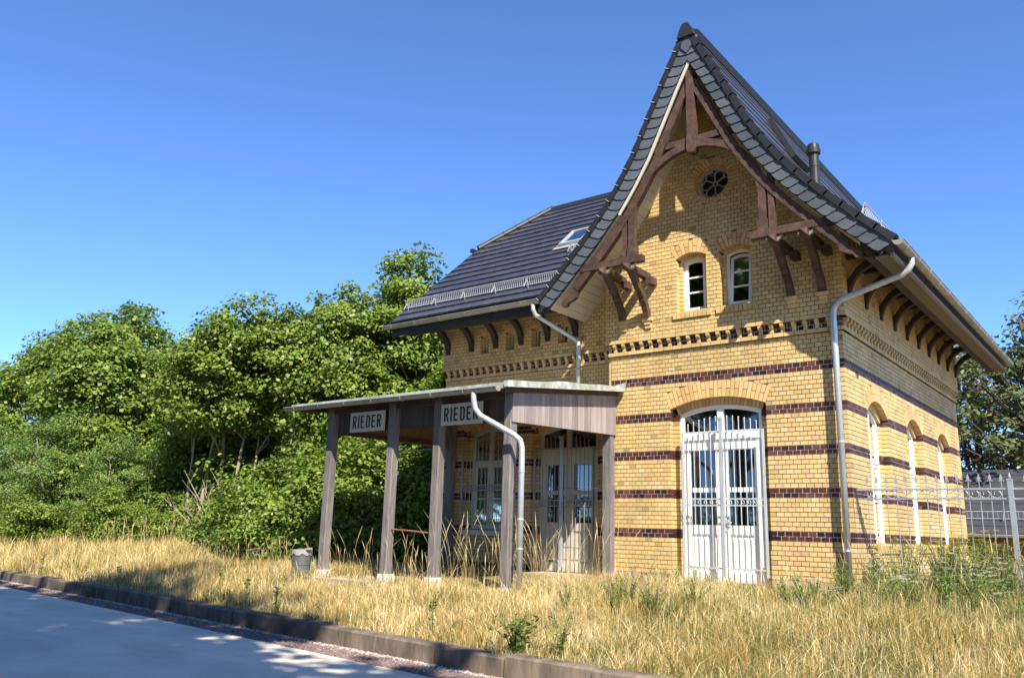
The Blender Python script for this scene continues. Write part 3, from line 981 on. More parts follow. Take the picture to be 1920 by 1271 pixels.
# ---- wing roof
RS = 0.88
ey, ez = -0.62, 4.66
ang_w = math.atan(RS)
ry = 4.0; rz = ez + RS * (ry - ey)
VX = -5.6
HZ = 7.35
HX = -4.3
def wing_left(z): return VX if z < HZ else VX + (HX - VX) * (z - HZ) / (rz - HZ)
b_ = MB()
hy = ey + (HZ - ez) / RS
R0 = -0.045
zz_ = np.linspace(ez, rz, 12)
edge = [(min(XC - prof_inv(z, 0.0) + (0.12 if z > 5.6 else -0.05), 1.95), ey + (z - ez) / RS, z) for z in zz_]
edge[0] = (edge[0][0], ey + 0.03, ez)
top_ = [(VX + 0.03, hy, HZ), (VX + 0.03, ey + 0.03, ez)] + edge + [(HX, ry, rz)]
nT = len(top_)
b_.add([(x, y, z + R0) for x, y, z in top_] + [(x, y, z - 0.25) for x, y, z in top_],
       [tuple(range(nT)), tuple(range(2 * nT - 1, nT - 1, -1))] + [(i, i + nT, (i + 1) % nT + nT, (i + 1) % nT) for i in range(nT)])
b_.add([(VX, hy, HZ - 0.02), (HX, ry, rz - 0.02), (VX, 2 * ry - hy, HZ - 0.02)], [(0, 1, 2)])
b_.add([(VX, 8.6, ez), (1.9, 8.6, ez), (1.9, ry, rz - 0.03), (HX, ry, rz - 0.03), (VX, 2 * ry - hy, HZ)], [(0, 1, 2, 3, 4)])
wroof = b_.build('wing_roof', 'tile_matt', station)
full_t = MB(); full_t.box(-TW / 2 + 0.0015, TW / 2 - 0.0015, 0, 0.385, -0.042, 0.0)
# slight roll along one edge, as on flat interlocking tiles
full_t.box(-TW / 2 + 0.0015, -TW / 2 + 0.03, 0.0, 0.38, 0.0002, 0.005)
tile_me = full_t.mesh('roof_tile', 'tile')
rows = int((ry - ey) / math.cos(ang_w) / G)
tile_list = []
GW = (ry - ey) / math.cos(ang_w) / (rows + 0.55)
for r in range(rows + 1):
    s = r * GW
    zc_ = ez + s * math.sin(ang_w)
    x0 = wing_left(zc_ + 0.25)
    x1 = XC - prof_inv(zc_ + 0.1, 0.0) + (0.30 if zc_ > 5.6 else -0.02)
    x = x0
    first = True
    while x < x1:
        w_ = TW
        if first and r % 2: w_ = TW / 2
        tile_list.append((x, w_, s, zc_)); x += w_; first = False
bulk_t = MB(); nobj = 0
for (x, w_, s, zc_) in tile_list:
    yy, zz = ey + s * math.cos(ang_w), zc_
    mw = Matrix.Translation((x + w_ / 2, yy, zz + 0.068 + random.uniform(0, 0.004))) @ Matrix.Rotation(ang_w - 0.10, 4, 'X') @ Matrix.Rotation(random.uniform(-0.004, 0.004), 4, 'Y')
    if w_ == TW and nobj < 300 and x < XC - prof_inv(zz + 0.2, 0.0) + 0.1:
        link(bpy.data.objects.new('roof_tile', tile_me), wroof, mw); nobj += 1
    else:
        q = MB(); q.box(-w_ / 2 + 0.0015, w_ / 2 - 0.0015, 0, 0.385, -0.042, 0.0)
        bulk_t.add([mw @ Vector(v) for v in q.v], q.f)
bulk_t.build('roof_tiles', 'tile', wroof, kind='stuff')
# ridge, hip and verge trims of the wing
x = HX
while x < 1.6:
    b_ = MB(); b_.prism([(ry - 0.15, rz - 0.08), (ry - 0.09, rz + 0.05), (ry, rz + 0.11), (ry + 0.09, rz + 0.05), (ry + 0.15, rz - 0.08)], lambda u, n, z: (n, u, z), x, x + 0.395)
    b_.build('ridge_tile', 'tile_matt', wroof); x += 0.38
hipA, hipB = Vector((VX - 0.02, hy, HZ + 0.06)), Vector((HX, ry, rz + 0.06))
nh = 6
for i in range(nh):
    a = hipA.lerp(hipB, i / nh); b = hipA.lerp(hipB, (i + 1.04) / nh)
    b_ = MB(); b_.tube([a, b], [0.085, 0.075], 10); b_.build('hip_tile', 'tile_matt', wroof)
b_ = MB(); b_.bar((VX - 0.16, hy - 0.12, HZ + 0.0), (VX - 0.16, 2 * ry - hy + 0.1, HZ + 0.0), 0.10, 0.09); b_.build('hip_gutter', 'tile_matt', wroof)
b_ = MB()
b_.hexa([(VX - 0.03, ey, ez - 0.2), (VX, ey, ez - 0.2), (VX, hy, HZ - 0.2), (VX - 0.03, hy, HZ - 0.2),
         (VX - 0.03, ey, ez + 0.05), (VX, ey, ez + 0.05), (VX, hy, HZ + 0.05), (VX - 0.03, hy, HZ + 0.05)])
b_.build('verge_board', 'tile_matt', wroof)
# skylight on the wing
up = Vector((0, math.cos(ang_w), math.sin(ang_w))); nrm = Vector((0, -math.sin(ang_w), math.cos(ang_w)))
def roofbox(mb, x0, x1, a0, a1, h0, h1, oy=ey, oz=ez):
    P = []
    for h in (h0, h1):
        for (x, a) in ((x0, a0), (x1, a0), (x1, a1), (x0, a1)):
            v = Vector((x, oy, oz)) + up * a + nrm * h; P.append(tuple(v))
    mb.hexa(P)
sx0, sx1, sa0, sa1 = -2.25, -1.60, 2.72, 3.50
b_ = MB()
roofbox(b_, sx0, sx1, sa0, sa0 + 0.07, 0.02, 0.13); roofbox(b_, sx0, sx1, sa1 - 0.07, sa1, 0.02, 0.13)
roofbox(b_, sx0, sx0 + 0.07, sa0 + 0.07, sa1 - 0.07, 0.02, 0.13); roofbox(b_, sx1 - 0.07, sx1, sa0 + 0.07, sa1 - 0.07, 0.02, 0.13)
roofbox(b_, sx0 - 0.12, sx1 + 0.12, sa0 - 0.14, sa0 - 0.002, 0.05, 0.065)
sk = b_.build('skylight', 'zinc', station)
b_ = MB(); roofbox(b_, sx0 + 0.06, sx1 - 0.06, sa0 + 0.06, sa1 - 0.06, 0.095, 0.105)
b_.build('pane', glass_mat('skylight_glass', (0.5, 0.52, 0.55), 2.2), sk)
b_ = MB(); roofbox(b_, sx0 - 0.10, sx0 - 0.002, sa0, sa1, 0.05, 0.07); b_.build('flashing', 'redbrick', sk)

# snow guards
def snow_guard(p0, p1, n, parent, h=0.20, step=0.055, brk=0.9):
    p0, p1, n = Vector(p0), Vector(p1), Vector(n).normalized()
    L = (p1 - p0).length; d = (p1 - p0) / L
    b_ = MB()
    for hh in (0.03, h):
        b_.tube([p0 + n * hh, p1 + n * hh], 0.010, 5)
    k = int(L / step)
    for i in range(k + 1):
        q = p0 + d * (L * i / k)
        b_.tube([q + n * 0.03, q + n * h], 0.006, 4)
    g = b_.build('snow_guard', 'steel', parent)
    k = max(2, int(L / brk))
    for i in range(k + 1):
        q = p0 + d * (0.06 + (L - 0.12) * i / k)
        m = MB(); m.bar(q - n * 0.06, q + n * (h + 0.01), 0.03, 0.006, d)
        m.bar(q + n * h * 0.8, q + n * 0.0 - n.cross(d) * 0.16, 0.025, 0.006, d)
        m.build('bracket', 'zinc', g)
gy = -0.18
gz = ez + RS * (gy - ey) + 0.06
snow_guard((VX + 0.05, gy, gz), (-1.0, gy, gz), (0, -0.25, 1), wroof)
snow_guard((-1.72, 1.02, ez + RS * (1.02 - ey) + 0.06), (-1.35, 1.02, ez + RS * (1.02 - ey) + 0.06), (0, -0.25, 1), wroof, brk=0.3)
gx, gz = pt(s_of(2.72), -0.03, 1)
snow_guard((gx, -0.55, gz), (gx, 9.6, gz), (0.35, 0, 1), groof, h=0.22, step=0.08)
# flue pipe on the right slope
b_ = MB()
fx, fz = pt(s_of(1.78), 0, 1)
b_.lathe((fx, 0.38, fz), [(0.085, -0.2), (0.085, 0.42), (0.092, 0.43), (0.092, 0.45), (0.085, 0.46), (0.085, 0.68), (0.12, 0.685), (0.125, 0.76), (0.105, 0.78), (0.10, 0.86), (0.075, 0.88)], 16)
fl = b_.build('flue_pipe', 'tile_matt', station, smooth=False)
b_ = MB()
P = []
for t in (-0.035, -0.05):
    for (s, y) in ((s_of(1.78) + 0.25, 0.13), (s_of(1.78) + 0.25, 0.63), (s_of(1.78) - 0.3, 0.63), (s_of(1.78) - 0.3, 0.13)):
        x, z = pt(s, t, 1); P.append((x, y, z))
b_.hexa(P); b_.build('flashing', 'zinc', fl)
# roof window on right slope (seen edge on)
b_ = MB(); P = []
for t in (-0.03, -0.13):
    for (s, y) in ((s_of(1.05), 1.3), (s_of(1.05), 2.2), (s_of(0.6), 2.2), (s_of(0.6), 1.3)):
        x, z = pt(s, t, 1); P.append((x, y, z))
b_.hexa(P); b_.build('skylight', 'tile_matt', station)

# ------------------------------------------------------------------ gable truss
TY0, TY1 = -0.86, -0.74
idf = lambda u, n, z: (u, n, z)
for side in (-1, 1):
    b_ = MB(); sweep(b_, 0.35, s_of(2.82), 0.40, 0.54, TY0, TY1, side)
    # carved lower end
    e = s_of(2.82)
    pts = []
    for (s, t) in ((e, 0.40), (e + 0.10, 0.40), (e + 0.14, 0.46), (e + 0.24, 0.44), (e + 0.33, 0.40), (e + 0.40, 0.43), (e + 0.42, 0.50), (e + 0.36, 0.55), (e + 0.28, 0.53), (e + 0.2, 0.57), (e + 0.10, 0.60), (e, 0.54)):
        pts.append(pt(s, t, side))
    b_.prism(pts, idf, TY0 + 0.01, TY1 - 0.01)
    b_.build('rafter', 'wood', station)
b_ = MB()
b_.prism([(XC - 0.07, 8.8), (XC - 0.07, 7.12), (XC - 0.085, 7.06), (XC - 0.085, 6.86), (XC - 0.05, 6.79), (XC + 0.05, 6.79), (XC + 0.085, 6.86), (XC + 0.085, 7.06), (XC + 0.07, 7.12), (XC + 0.07, 8.8)], idf, TY0 - 0.03, TY1 + 0.02)
b_.build('king_post', 'wood', station)
b_ = MB(); b_.prism([(1.30, 6.99), (3.08, 6.99), (3.02, 7.11), (1.36, 7.11)], idf, TY0 + 0.015, TY1 - 0.005); b_.build('collar_beam', 'wood', station)
AC = (XC, 5.70)
b_ = MB()
b_.strip(arcp(AC, 1.32, 0.0, PI, 32), arcp(AC, 1.19, 0.0, PI, 32), idf, TY0 + 0.01, TY1, closed=False)
b_.build('arch_brace', 'wood', station)
for side in (-1, 1):
    X_ = lambda o: XC + side * o
    b_ = MB(); a, b = sorted((X_(1.19), X_(1.32))); b_.box(a, b, TY0 + 0.01, TY1, 5.065, 5.699)
    a, b = sorted((X_(1.165), X_(1.345))); b_.box(a, b, TY0 - 0.005, TY1 + 0.01, 5.063, 5.25)
    b_.build('post', 'wood', station)
    b_ = MB(); a, b = sorted((X_(1.36), X_(1.46))); b_.box(a, b, TY0 + 0.015, TY1 - 0.01, 5.065, 6.05); b_.build('post', 'wood', station)
    b_ = MB(); a, b = sorted((X_(1.03), X_(2.46))); b_.box(a, b, TY0 - 0.01, TY1 + 0.01, 4.93, 5.06); b_.build('bracket_beam', 'wood', station)
    # small knee between rafter and arch
    b_ = MB(); p0 = pt(s_of(0.92), 0.52, side); b_.bar((X_(0.80), -0.80, 6.62), (p0[0], -0.80, p0[1]), 0.09, 0.08); b_.build('knee', 'wood', station)
for x in (0.33, 0.86, 3.61, 4.14):
    b_ = MB(); h = 0.062
    b_.hexa([(x - h, -0.94, 4.80), (x + h, -0.94, 4.80), (x + h, -0.08, 4.80), (x - h, -0.08, 4.80), (x - h, -0.94, 4.925), (x + h, -0.94, 4.925), (x + h, -0.08, 4.925), (x - h, -0.08, 4.925)])
    b_.add([(x - h, -0.94, 4.80), (x + h, -0.94, 4.80), (x + h, -0.94, 4.925), (x - h, -0.94, 4.925), (x, -1.00, 4.862)], [(0, 1, 4), (1, 2, 4), (2, 3, 4), (3, 0, 4)])
    b_.build('outrigger', 'wood', station)
    b_ = MB()
    poly = [(-0.085, 4.045), (-0.19, 4.045), (-0.21, 4.14), (-0.29, 4.30), (-0.36, 4.33), (-0.36, 4.38), (-0.42, 4.42), (-0.44, 4.48), (-0.52, 4.52), (-0.64, 4.66), (-0.80, 4.80),
            (-0.62, 4.80), (-0.46, 4.66), (-0.30, 4.46), (-0.20, 4.35), (-0.14, 4.25), (-0.085, 4.15)]
    b_.prism(poly, lambda u, n, z: (n, u, z), x - 0.055, x + 0.055)
    b_.build('strut', 'wood', station)
    b_ = MB(); b_.box(x + 0.07, x + 0.19, -0.30, -UP, 4.66, 4.80); b_.build('wall_block', 'wood', station)
    for sg in (-1, 1):
        b_ = MB(); b_.prism([(x + sg * 0.062, 4.90), (x + sg * 0.062, 4.82), (x + sg * 0.11, 4.85), (x + sg * 0.15, 4.93)] if sg > 0 else [(x - 0.062, 4.82), (x - 0.062, 4.90), (x - 0.15, 4.93), (x - 0.11, 4.85)], idf, -0.84, -0.78)
        b_.build('saddle', 'gutter_old', station)

# ------------------------------------------------------------------ eaves
def bracket_mesh():
    b_ = MB()
    low = [(0.035 + 0.58 * (1 - math.cos(t)), 4.03 + 0.50 * math.sin(t)) for t in np.linspace(0, PI / 2, 10)]
    top = [(0.62, 4.66), (0.36, 4.62), (0.16, 4.48), (0.0, 4.28), (0.0, 4.03)]
    b_.prism([(n_, z_) for n_, z_ in low + top], lambda u, n, z: (n, -u, z), -0.06, 0.06)
    b_.box(-0.05, 0.05, -0.95, 0.02, 4.665, 4.76)
    return b_.mesh('eave_bracket', 'wood_dark')
bm_ = bracket_mesh()
for y in (0.22, 1.20, 2.16, 3.12, 4.08, 5.04, 6.0, 6.96, 7.92, 8.84):
    link(bpy.data.objects.new('eave_bracket', bm_), station, Matrix.Translation((W + UP, y, -0.02)) @ rot_side)
for x in (-4.64, -3.93, -3.22, -2.51, -1.80, -1.09):
    link(bpy.data.objects.new('eave_bracket', bm_), station, Matrix.Translation((x, YW - UP, -0.02)))
b_ = MB(); b_.box(5.031, 5.404, -0.87, 9.82, 4.264, 4.275); b_.build('soffit_panel', 'wood_dark', station)
b_ = MB(); b_.box(W + 0.60, W + 0.74, -0.88, 9.8, 4.42, 4.56); b_.build('purlin', 'wood_dark', station)
b_ = MB(); b_.box(VX + 0.2, -1.15, YW - 0.75, YW - 0.61, 4.44, 4.58); b_.build('purlin', 'wood_dark', station)
b_ = MB(); y = -0.86
while y < 9.8:
    P = [(5.18, y, 4.235), (5.404, y, 4.235), (5.404, y + 0.045, 4.235), (5.18, y + 0.045, 4.235), (5.18, y, 4.262), (5.404, y, 4.262), (5.404, y + 0.045, 4.262), (5.18, y + 0.045, 4.262)]
    b_.hexa(P); y += 0.09
b_.build('soffit_slats', 'grey_soffit', station, kind='stuff')
b_ = MB(); sweep(b_, s_of(2.0), s_of(3.26), 0.243, 0.258, -0.88, 9.85, 1, 6); b_.build('soffit', 'wood_dark', station)
b_ = MB(); b_.box(5.405, 5.455, -0.90, 9.85, 4.215, 4.275); b_.build('fascia', 'grey_soffit', station)
b_ = MB(); b_.box(5.155, 5.178, -0.88, 9.83, 4.22, 4.40); b_.build('eave_board', 'wood_dark', station)
b_ = MB(); b_.box(VX + 0.05, -1.12, ey + 0.02, ey + 0.05, ez - 0.30, ez - 0.06); b_.build('fascia', 'tile_matt', station)
b_ = MB(); b_.hexa([(VX + 0.05, ey + 0.05, ez - 0.29), (-1.12, ey + 0.05, ez - 0.29), (-0.75, YW, ez - 0.29 + 0.60), (VX + 0.05, YW, ez - 0.29 + 0.6),
                    (VX + 0.05, ey + 0.05, ez - 0.27), (-1.12, ey + 0.05, ez - 0.27), (-0.75, YW, ez - 0.27 + 0.60), (VX + 0.05, YW, ez - 0.27 + 0.6)])
b_.build('soffit', 'wood_dark', station)

def gutter(p0, p1, r, parent, m='gutter_old', rings=0.75):
    p0, p1 = Vector(p0), Vector(p1); d = (p1 - p0).normalized(); sd = Vector((d.y, -d.x, 0))
    b_ = MB(); n = 10
    V = []
    for P in (p0, p1):
        for rr in (r, r - 0.006):
            for i in range(n + 1):
                a = PI + PI * i / n
                V.append(P + sd * (rr * math.cos(a)) + Vector((0, 0, rr * math.sin(a))))
    k = n + 1; F = []
    for i in range(n):
        F += [(i, i + 1, 2 * k + i + 1, 2 * k + i), (k + i, 3 * k + i, 3 * k + i + 1, k + i + 1), (i, k + i, k + i + 1, i + 1), (2 * k + i, 2 * k + i + 1, 3 * k + i + 1, 3 * k + i)]
    F += [(0, 2 * k, 3 * k, k), (n, k + n, 3 * k + n, 2 * k + n)]
    b_.add(V, F)
    for P in (p0 + d * 0.004, p1 - d * 0.004):       # stop ends
        V = [P + sd * ((r - 0.003) * math.cos(PI + PI * i / n)) + Vector((0, 0, (r - 0.003) * math.sin(PI + PI * i / n))) for i in range(n + 1)]
        b_.add(V, [tuple(range(n + 1))])
    for sg in (-1, 1):
        b_.tube([p0 + sd * sg * r, p1 + sd * sg * r], 0.010, 6)
    g = b_.build('gutter', m, parent, smooth=False)
    L = (p1 - p0).length; q = 0.3
    while q < L:
        m_ = MB(); c = p0 + d * q
        m_.tube([c + sd * ((r + 0.004) * math.cos(PI + PI * i / n)) + Vector((0, 0, (r + 0.004) * math.sin(PI + PI * i / n))) for i in range(n + 1)], 0.007, 5)
        m_.build('gutter_strap', m, g); q += rings
    return g
gxx, gzz = pt(s_of(3.36), 0.03, 1)
gutter((gxx + 0.02, -1.0, gzz), (gxx + 0.02, 9.78, gzz - 0.02), 0.08, station)
gutter((VX - 0.14, ey - 0.075, ez - 0.07), (-1.28, ey - 0.075, ez - 0.07), 0.078, station)
def pipe(pts, r, parent, bands=(), m='zinc', name='downpipe'):
    b_ = MB(); b_.tube(pts, r, 14)
    o = b_.build(name, m, parent, smooth=True)
    for c in bands:
        m_ = MB(); m_.lathe(c, [(r + 0.002, -0.012), (r + 0.008, -0.012), (r + 0.008, 0.012), (r + 0.002, 0.012)], 14); m_.build('pipe_clip', m, o)
    return o
pipe([(gxx + 0.02, -0.22, gzz - 0.05), (gxx + 0.02, -0.22, gzz - 0.16), (gxx - 0.03, -0.22, gzz - 0.25), (gxx - 0.14, -0.215, gzz - 0.32),
      (4.45, -0.17, 3.86), (4.37, -0.165, 3.80), (4.315, -0.16, 3.72), (4.30, -0.16, 3.60), (4.30, -0.16, -0.70)], 0.05, station, [(4.30, -0.16, 3.35), (4.30, -0.16, 1.55), (4.30, -0.16, -0.12)])
pipe([(-1.42, ey - 0.075, ez - 0.12), (-1.42, ey - 0.075, ez - 0.26), (-1.39, ey - 0.03, ez - 0.36), (-1.02, 0.22, 3.93), (-0.965, 0.27, 3.86), (-0.955, 0.275, 3.76), (-0.955, 0.275, 2.72)], 0.045, station, [(-0.955, 0.275, 3.3)])
# ------------------------------------------------------------------ ground, kerb, road
def yk(x): return -6.3 - 0.115 * min(x, 3.2) - 0.02 * max(0, x - 3.2)
def sm(a, b, v):
    t = min(1, max(0, (v - a) / (b - a))); return t * t * (3 - 2 * t)
def gz(x, y):
    t = y - yk(x)
    if t <= 0.06: return -1.50
    z = -1.235 + 0.36 * sm(0.2, 3.0, t) + 0.10 * sm(2.5, 6.0, t)
    if x < -4: z += 0.22 * sm(-4, -9, x) * sm(2, 9, t)
    if x > 3.5: z += 0.05 * sm(3.5, 6, x) * sm(2, 6, t)
    z -= 1.4 * sm(3, 12, y) * sm(1, 4.6, x)
    z += 0.03 * math.sin(1.7 * x + 0.6 * y) * sm(0.3, 1, t) + 0.02 * math.sin(3.1 * y - 1.3 * x) * sm(0.3, 1, t)
    return z
xs = [-900, -300, -120, -60] + [-40 + 0.5 * i for i in range(117)] + [22, 30, 60, 150, 400, 900]
ts = [-900, -300, -100, -40, -20, -12, -8, -5, -3, -1.5, -0.6, 0.06, 0.2] + [0.4 + 0.3 * i for i in range(50)] + [17, 20, 25, 35, 60, 120, 300, 900]
V = [(x, yk(max(-40, min(40, x))) + t, gz(max(-40, min(40, x)), yk(max(-40, min(40, x))) + t)) for t in ts for x in xs]
nx = len(xs)
F = [(j * nx + i, j * nx + i + 1, (j + 1) * nx + i + 1, (j + 1) * nx + i) for j in range(len(ts) - 1) for i in range(nx - 1)]
M['soil'] = mat('dry_soil', (0.26, 0.185, 0.09), 0.95, var=0.35, scale=1.3, color2=(0.17, 0.14, 0.055), bump=0.6, bscale=9)
g_ = MB(); g_.add(V, F); g_.build('ground', 'soil', None, kind='structure', smooth=True)

M['road'] = mat('smooth_concrete', (0.74, 0.665, 0.56), 0.8, var=0.13, stain=0.14, scale=0.8, stretch=(0.35, 2.2, 1), bump=0.05, bscale=90)
xr = [-900, -300, -100, -60] + [-40 + 1.0 * i for i in range(56)] + [20, 40, 100, 400, 900]
V = []; 
for x in xs:
    k = yk(max(-40, min(40, x)))
    V += [(x, k - 0.44, -1.462), (x, k - 6.0, -1.462)]
F = [(2 * i, 2 * i + 1, 2 * i + 3, 2 * i + 2) for i in range(len(xs) - 1)]
g_ = MB(); g_.add(V, F); g_.build('road', 'road', None, kind='structure')
# gravel margin: bed plus loose stones
M['gravel'] = mat('reddish_gravel', (0.22, 0.15, 0.13), 0.95, var=0.4, scale=30, color2=(0.15, 0.11, 0.10), bump=0.8, bscale=60)
V = []
for x in xs:
    k = yk(max(-40, min(40, x)))
    V += [(x, k + 0.02, -1.437), (x, k - 0.48, -1.470)]
g_ = MB(); g_.add(V, F); g_.build('gravel_margin', 'gravel', None, kind='structure')
M['stones'] = mat('gravel_stone', (0.25, 0.2, 0.18), 0.9, attr='tone', ramp=[(0, (0.13, 0.09, 0.085)), (0.6, (0.26, 0.18, 0.16)), (1, (0.42, 0.40, 0.39))], var=0.2, scale=20)
st = MB()
for i in range(9000):
    x = -16 + 21 * random.random() ** 0.8
    q = random.random()
    e = random.random() ** 1.6
    y = yk(x) - 0.01 - 0.46 * e
    r = random.uniform(0.008, 0.022) * (1.25 if e < 0.2 else 1)
    st.cur = min(1, max(0, (0.85 if e < 0.18 else 0.35) + random.gauss(0, 0.25)))
    z = -1.439 - 0.03 * e
    a = random.random() * PI; c_, s_ = math.cos(a) * r, math.sin(a) * r
    h = r * random.uniform(0.5, 1.0)
    st.add([(x + c_, y + s_, z), (x - s_ * .8, y + c_ * .8, z), (x - c_, y - s_, z), (x + s_ * .8, y - c_ * .8, z), (x + c_ * .3, y, z + h), (x - c_ * .4, y + s_ * .3, z + h * .9)],
           [(0, 1, 4), (1, 5, 4), (1, 2, 5), (2, 3, 5), (3, 4, 5), (3, 0, 4)])
st.build('loose_gravel', 'stones', None, kind='stuff', label='loose grey and reddish gravel along the foot of the kerb', cat='gravel')
# kerb: long concrete blocks
M['kerb'] = mat('stained_concrete', (0.20, 0.155, 0.115), 0.9, var=0.4, scale=2.2, color2=(0.095, 0.075, 0.058), stretch=(1, 1, 0.35), bump=0.6, bscale=16)
kerb = empty('platform_kerb', (-4, -5.9, -1.52), 'long stained concrete platform edge beside the smooth road', 'kerb')
x = -34.0
while x < 14:
    L = random.uniform(0.95, 1.25)
    x1 = x + L
    dz = random.uniform(-0.022, 0.016); dy = random.uniform(-0.02, 0.02)
    g = random.uniform(0.006, 0.014)
    b_ = MB()
    A = [(x + g, yk(x) + dy, -1.50), (x1 - g, yk(x1) + dy, -1.50), (x1 - g, yk(x1) + 0.24, -1.50), (x + g, yk(x) + 0.24, -1.50)]
    zt = -1.215 + dz
    B = [(x + g, yk(x) + dy + 0.015, zt - 0.02), (x1 - g, yk(x1) + dy + 0.015, zt - 0.02), (x1 - g, yk(x1) + 0.24, zt - 0.02), (x + g, yk(x) + 0.24, zt - 0.02)]
    Cc = [(x + g + 0.01, yk(x) + dy + 0.04, zt), (x1 - g - 0.01, yk(x1) + dy + 0.04, zt), (x1 - g - 0.01, yk(x1) + 0.235, zt), (x + g + 0.01, yk(x) + 0.235, zt)]
    b_.add(A + B + Cc, [(3, 2, 1, 0), (0, 1, 5, 4), (1, 2, 6, 5), (2, 3, 7, 6), (3, 0, 4, 7), (4, 5, 9, 8), (5, 6, 10, 9), (6, 7, 11, 10), (7, 4, 8, 11), (8, 9, 10, 11)])
    b_.build('kerb_block', 'kerb', kerb)
    x = x1

# ------------------------------------------------------------------ platform canopy (porch)
porch = empty('platform_canopy', (-2.1, -1.6, -0.9), 'open timber platform canopy on weathered posts with grey boarded end', 'canopy')
PY = -3.15
PX = (-4.36, -2.68, -1.56, 0.0)
def zr_(y): return 2.29 + (y + 3.55) * 0.1235        # roof underside
for i, x in enumerate(PX):
    zb = -0.74 if i < 3 else -0.82
    h = 0.083
    b_ = MB()
    lean = random.uniform(-0.012, 0.012)
    top = zr_(PY) - 0.06
    c = 0.018   # chamfered arrises
    def oct_(cx, cy, hh): return [(cx - hh + c, cy - hh), (cx + hh - c, cy - hh), (cx + hh, cy - hh + c), (cx + hh, cy + hh - c), (cx + hh - c, cy + hh), (cx - hh + c, cy + hh), (cx - hh, cy + hh - c), (cx - hh, cy - hh + c)]
    lo = [(a, b, zb) for a, b in oct_(x + lean, PY, h)]; hi = [(a, b, top) for a, b in oct_(x, PY, h)]
    b_.add(lo + hi, [tuple(range(7, -1, -1)), tuple(range(8, 16))] + [(k, (k + 1) % 8, (k + 1) % 8 + 8, k + 8) for k in range(8)])
    b_.build('post', 'post_wood', porch)
    b_ = MB(); e = 0.125; f = 0.10
    b_.hexa([(x - e, PY - e, -1.1), (x + e, PY - e, -1.1), (x + e, PY + e, -1.1), (x - e, PY + e, -1.1), (x - f, PY - f, zb + 0.001), (x + f, PY - f, zb + 0.001), (x + f, PY + f, zb + 0.001), (x - f, PY + f, zb + 0.001)])
    b_.build('footing', 'concrete', porch)
for (x, y) in ((0.0, -0.12), (-4.40, 0.33)):
    b_ = MB(); b_.box(x - 0.08, x + 0.08, y - 0.08, y + 0.08, -0.95, zr_(y) - 0.06); b_.build('post', 'post_wood', porch)
b_ = MB(); b_.box(-4.5, 0.08, PY - 0.06, PY + 0.06, 2.155, 2.275); b_.build('front_beam', 'brown_board', porch)
b_ = MB(); b_.box(-4.44, 0.07, PY + 0.086, PY + 0.14, 1.80, 1.87); b_.build('front_rail', 'brown_board', porch)
for x in (-4.40, 0.0):
    b_ = MB(); b_.bar((x, -3.05, 1.82), (x, -0.05, 1.90), 0.06, 0.08); b_.build('side_rail', 'brown_board', porch)
for x in np.linspace(-4.9, 0.1, 7):
    b_ = MB(); b_.bar((x, -3.5, zr_(-3.5) - 0.055), (x, 0.42, zr_(0.42) - 0.055), 0.07, 0.10); b_.build('roof_joist', 'brown_board', porch)
x = -4.43
while x < 0.05:                                     # front boarding
    b_ = MB(); w_ = random.uniform(0.10, 0.125); b_.box(x + 0.002, min(x + w_ - 0.002, 0.075), PY + 0.064, PY + 0.084, 1.785 + random.uniform(-0.008, 0.008), 2.16)
    b_.build('board', 'brown_board', porch); x += w_
y = -3.235
while y < -0.03:                                    # sunlit end boarding
    w_ = random.uniform(0.085, 0.12); y1 = min(y + w_, -0.015)
    b_ = MB(); b_.cur = random.random()
    zb = lambda q: 1.755 + (q + 3.15) * 0.036
    zt = lambda q: zr_(q) + 0.02
    e = random.uniform(0, 0.004)
    b_.hexa([(0.086, y + 0.002, zb(y)), (0.105 + e, y + 0.002, zb(y)), (0.105 + e, y1 - 0.002, zb(y1)), (0.086, y1 - 0.002, zb(y1)),
             (0.086, y + 0.002, zt(y)), (0.105 + e, y + 0.002, zt(y)), (0.105 + e, y1 - 0.002, zt(y1)), (0.086, y1 - 0.002, zt(y1))])
    b_.build('end_board', 'grey_wood', porch); y = y1
y = -3.2
while y < 0.3:                                      # far end boarding, seen from inside
    y1 = min(y + 0.12, 0.3)
    b_ = MB(); b_.hexa([(-4.47, y + 0.002, 1.80), (-4.45, y + 0.002, 1.80), (-4.45, y1 - 0.002, 1.81), (-4.47, y1 - 0.002, 1.81),
                        (-4.47, y + 0.002, zr_(y)), (-4.45, y + 0.002, zr_(y)), (-4.45, y1 - 0.002, zr_(y1)), (-4.47, y1 - 0.002, zr_(y1))])
    b_.build('end_board', 'ceiling_wood', porch); y = y1
b_ = MB()
b_.hexa([(-5.08, -3.58, zr_(-3.58)), (0.30, -3.58, zr_(-3.58)), (0.30, 0.43, zr_(0.43)), (-5.08, 0.43, zr_(0.43)),
         (-5.08, -3.58, zr_(-3.58) + 0.035), (0.30, -3.58, zr_(-3.58) + 0.035), (0.30, 0.43, zr_(0.43) + 0.035), (-5.08, 0.43, zr_(0.43) + 0.035)])
proof = b_.build('canopy_roof', 'felt', porch)
b_ = MB()
n = 14; A = []; 
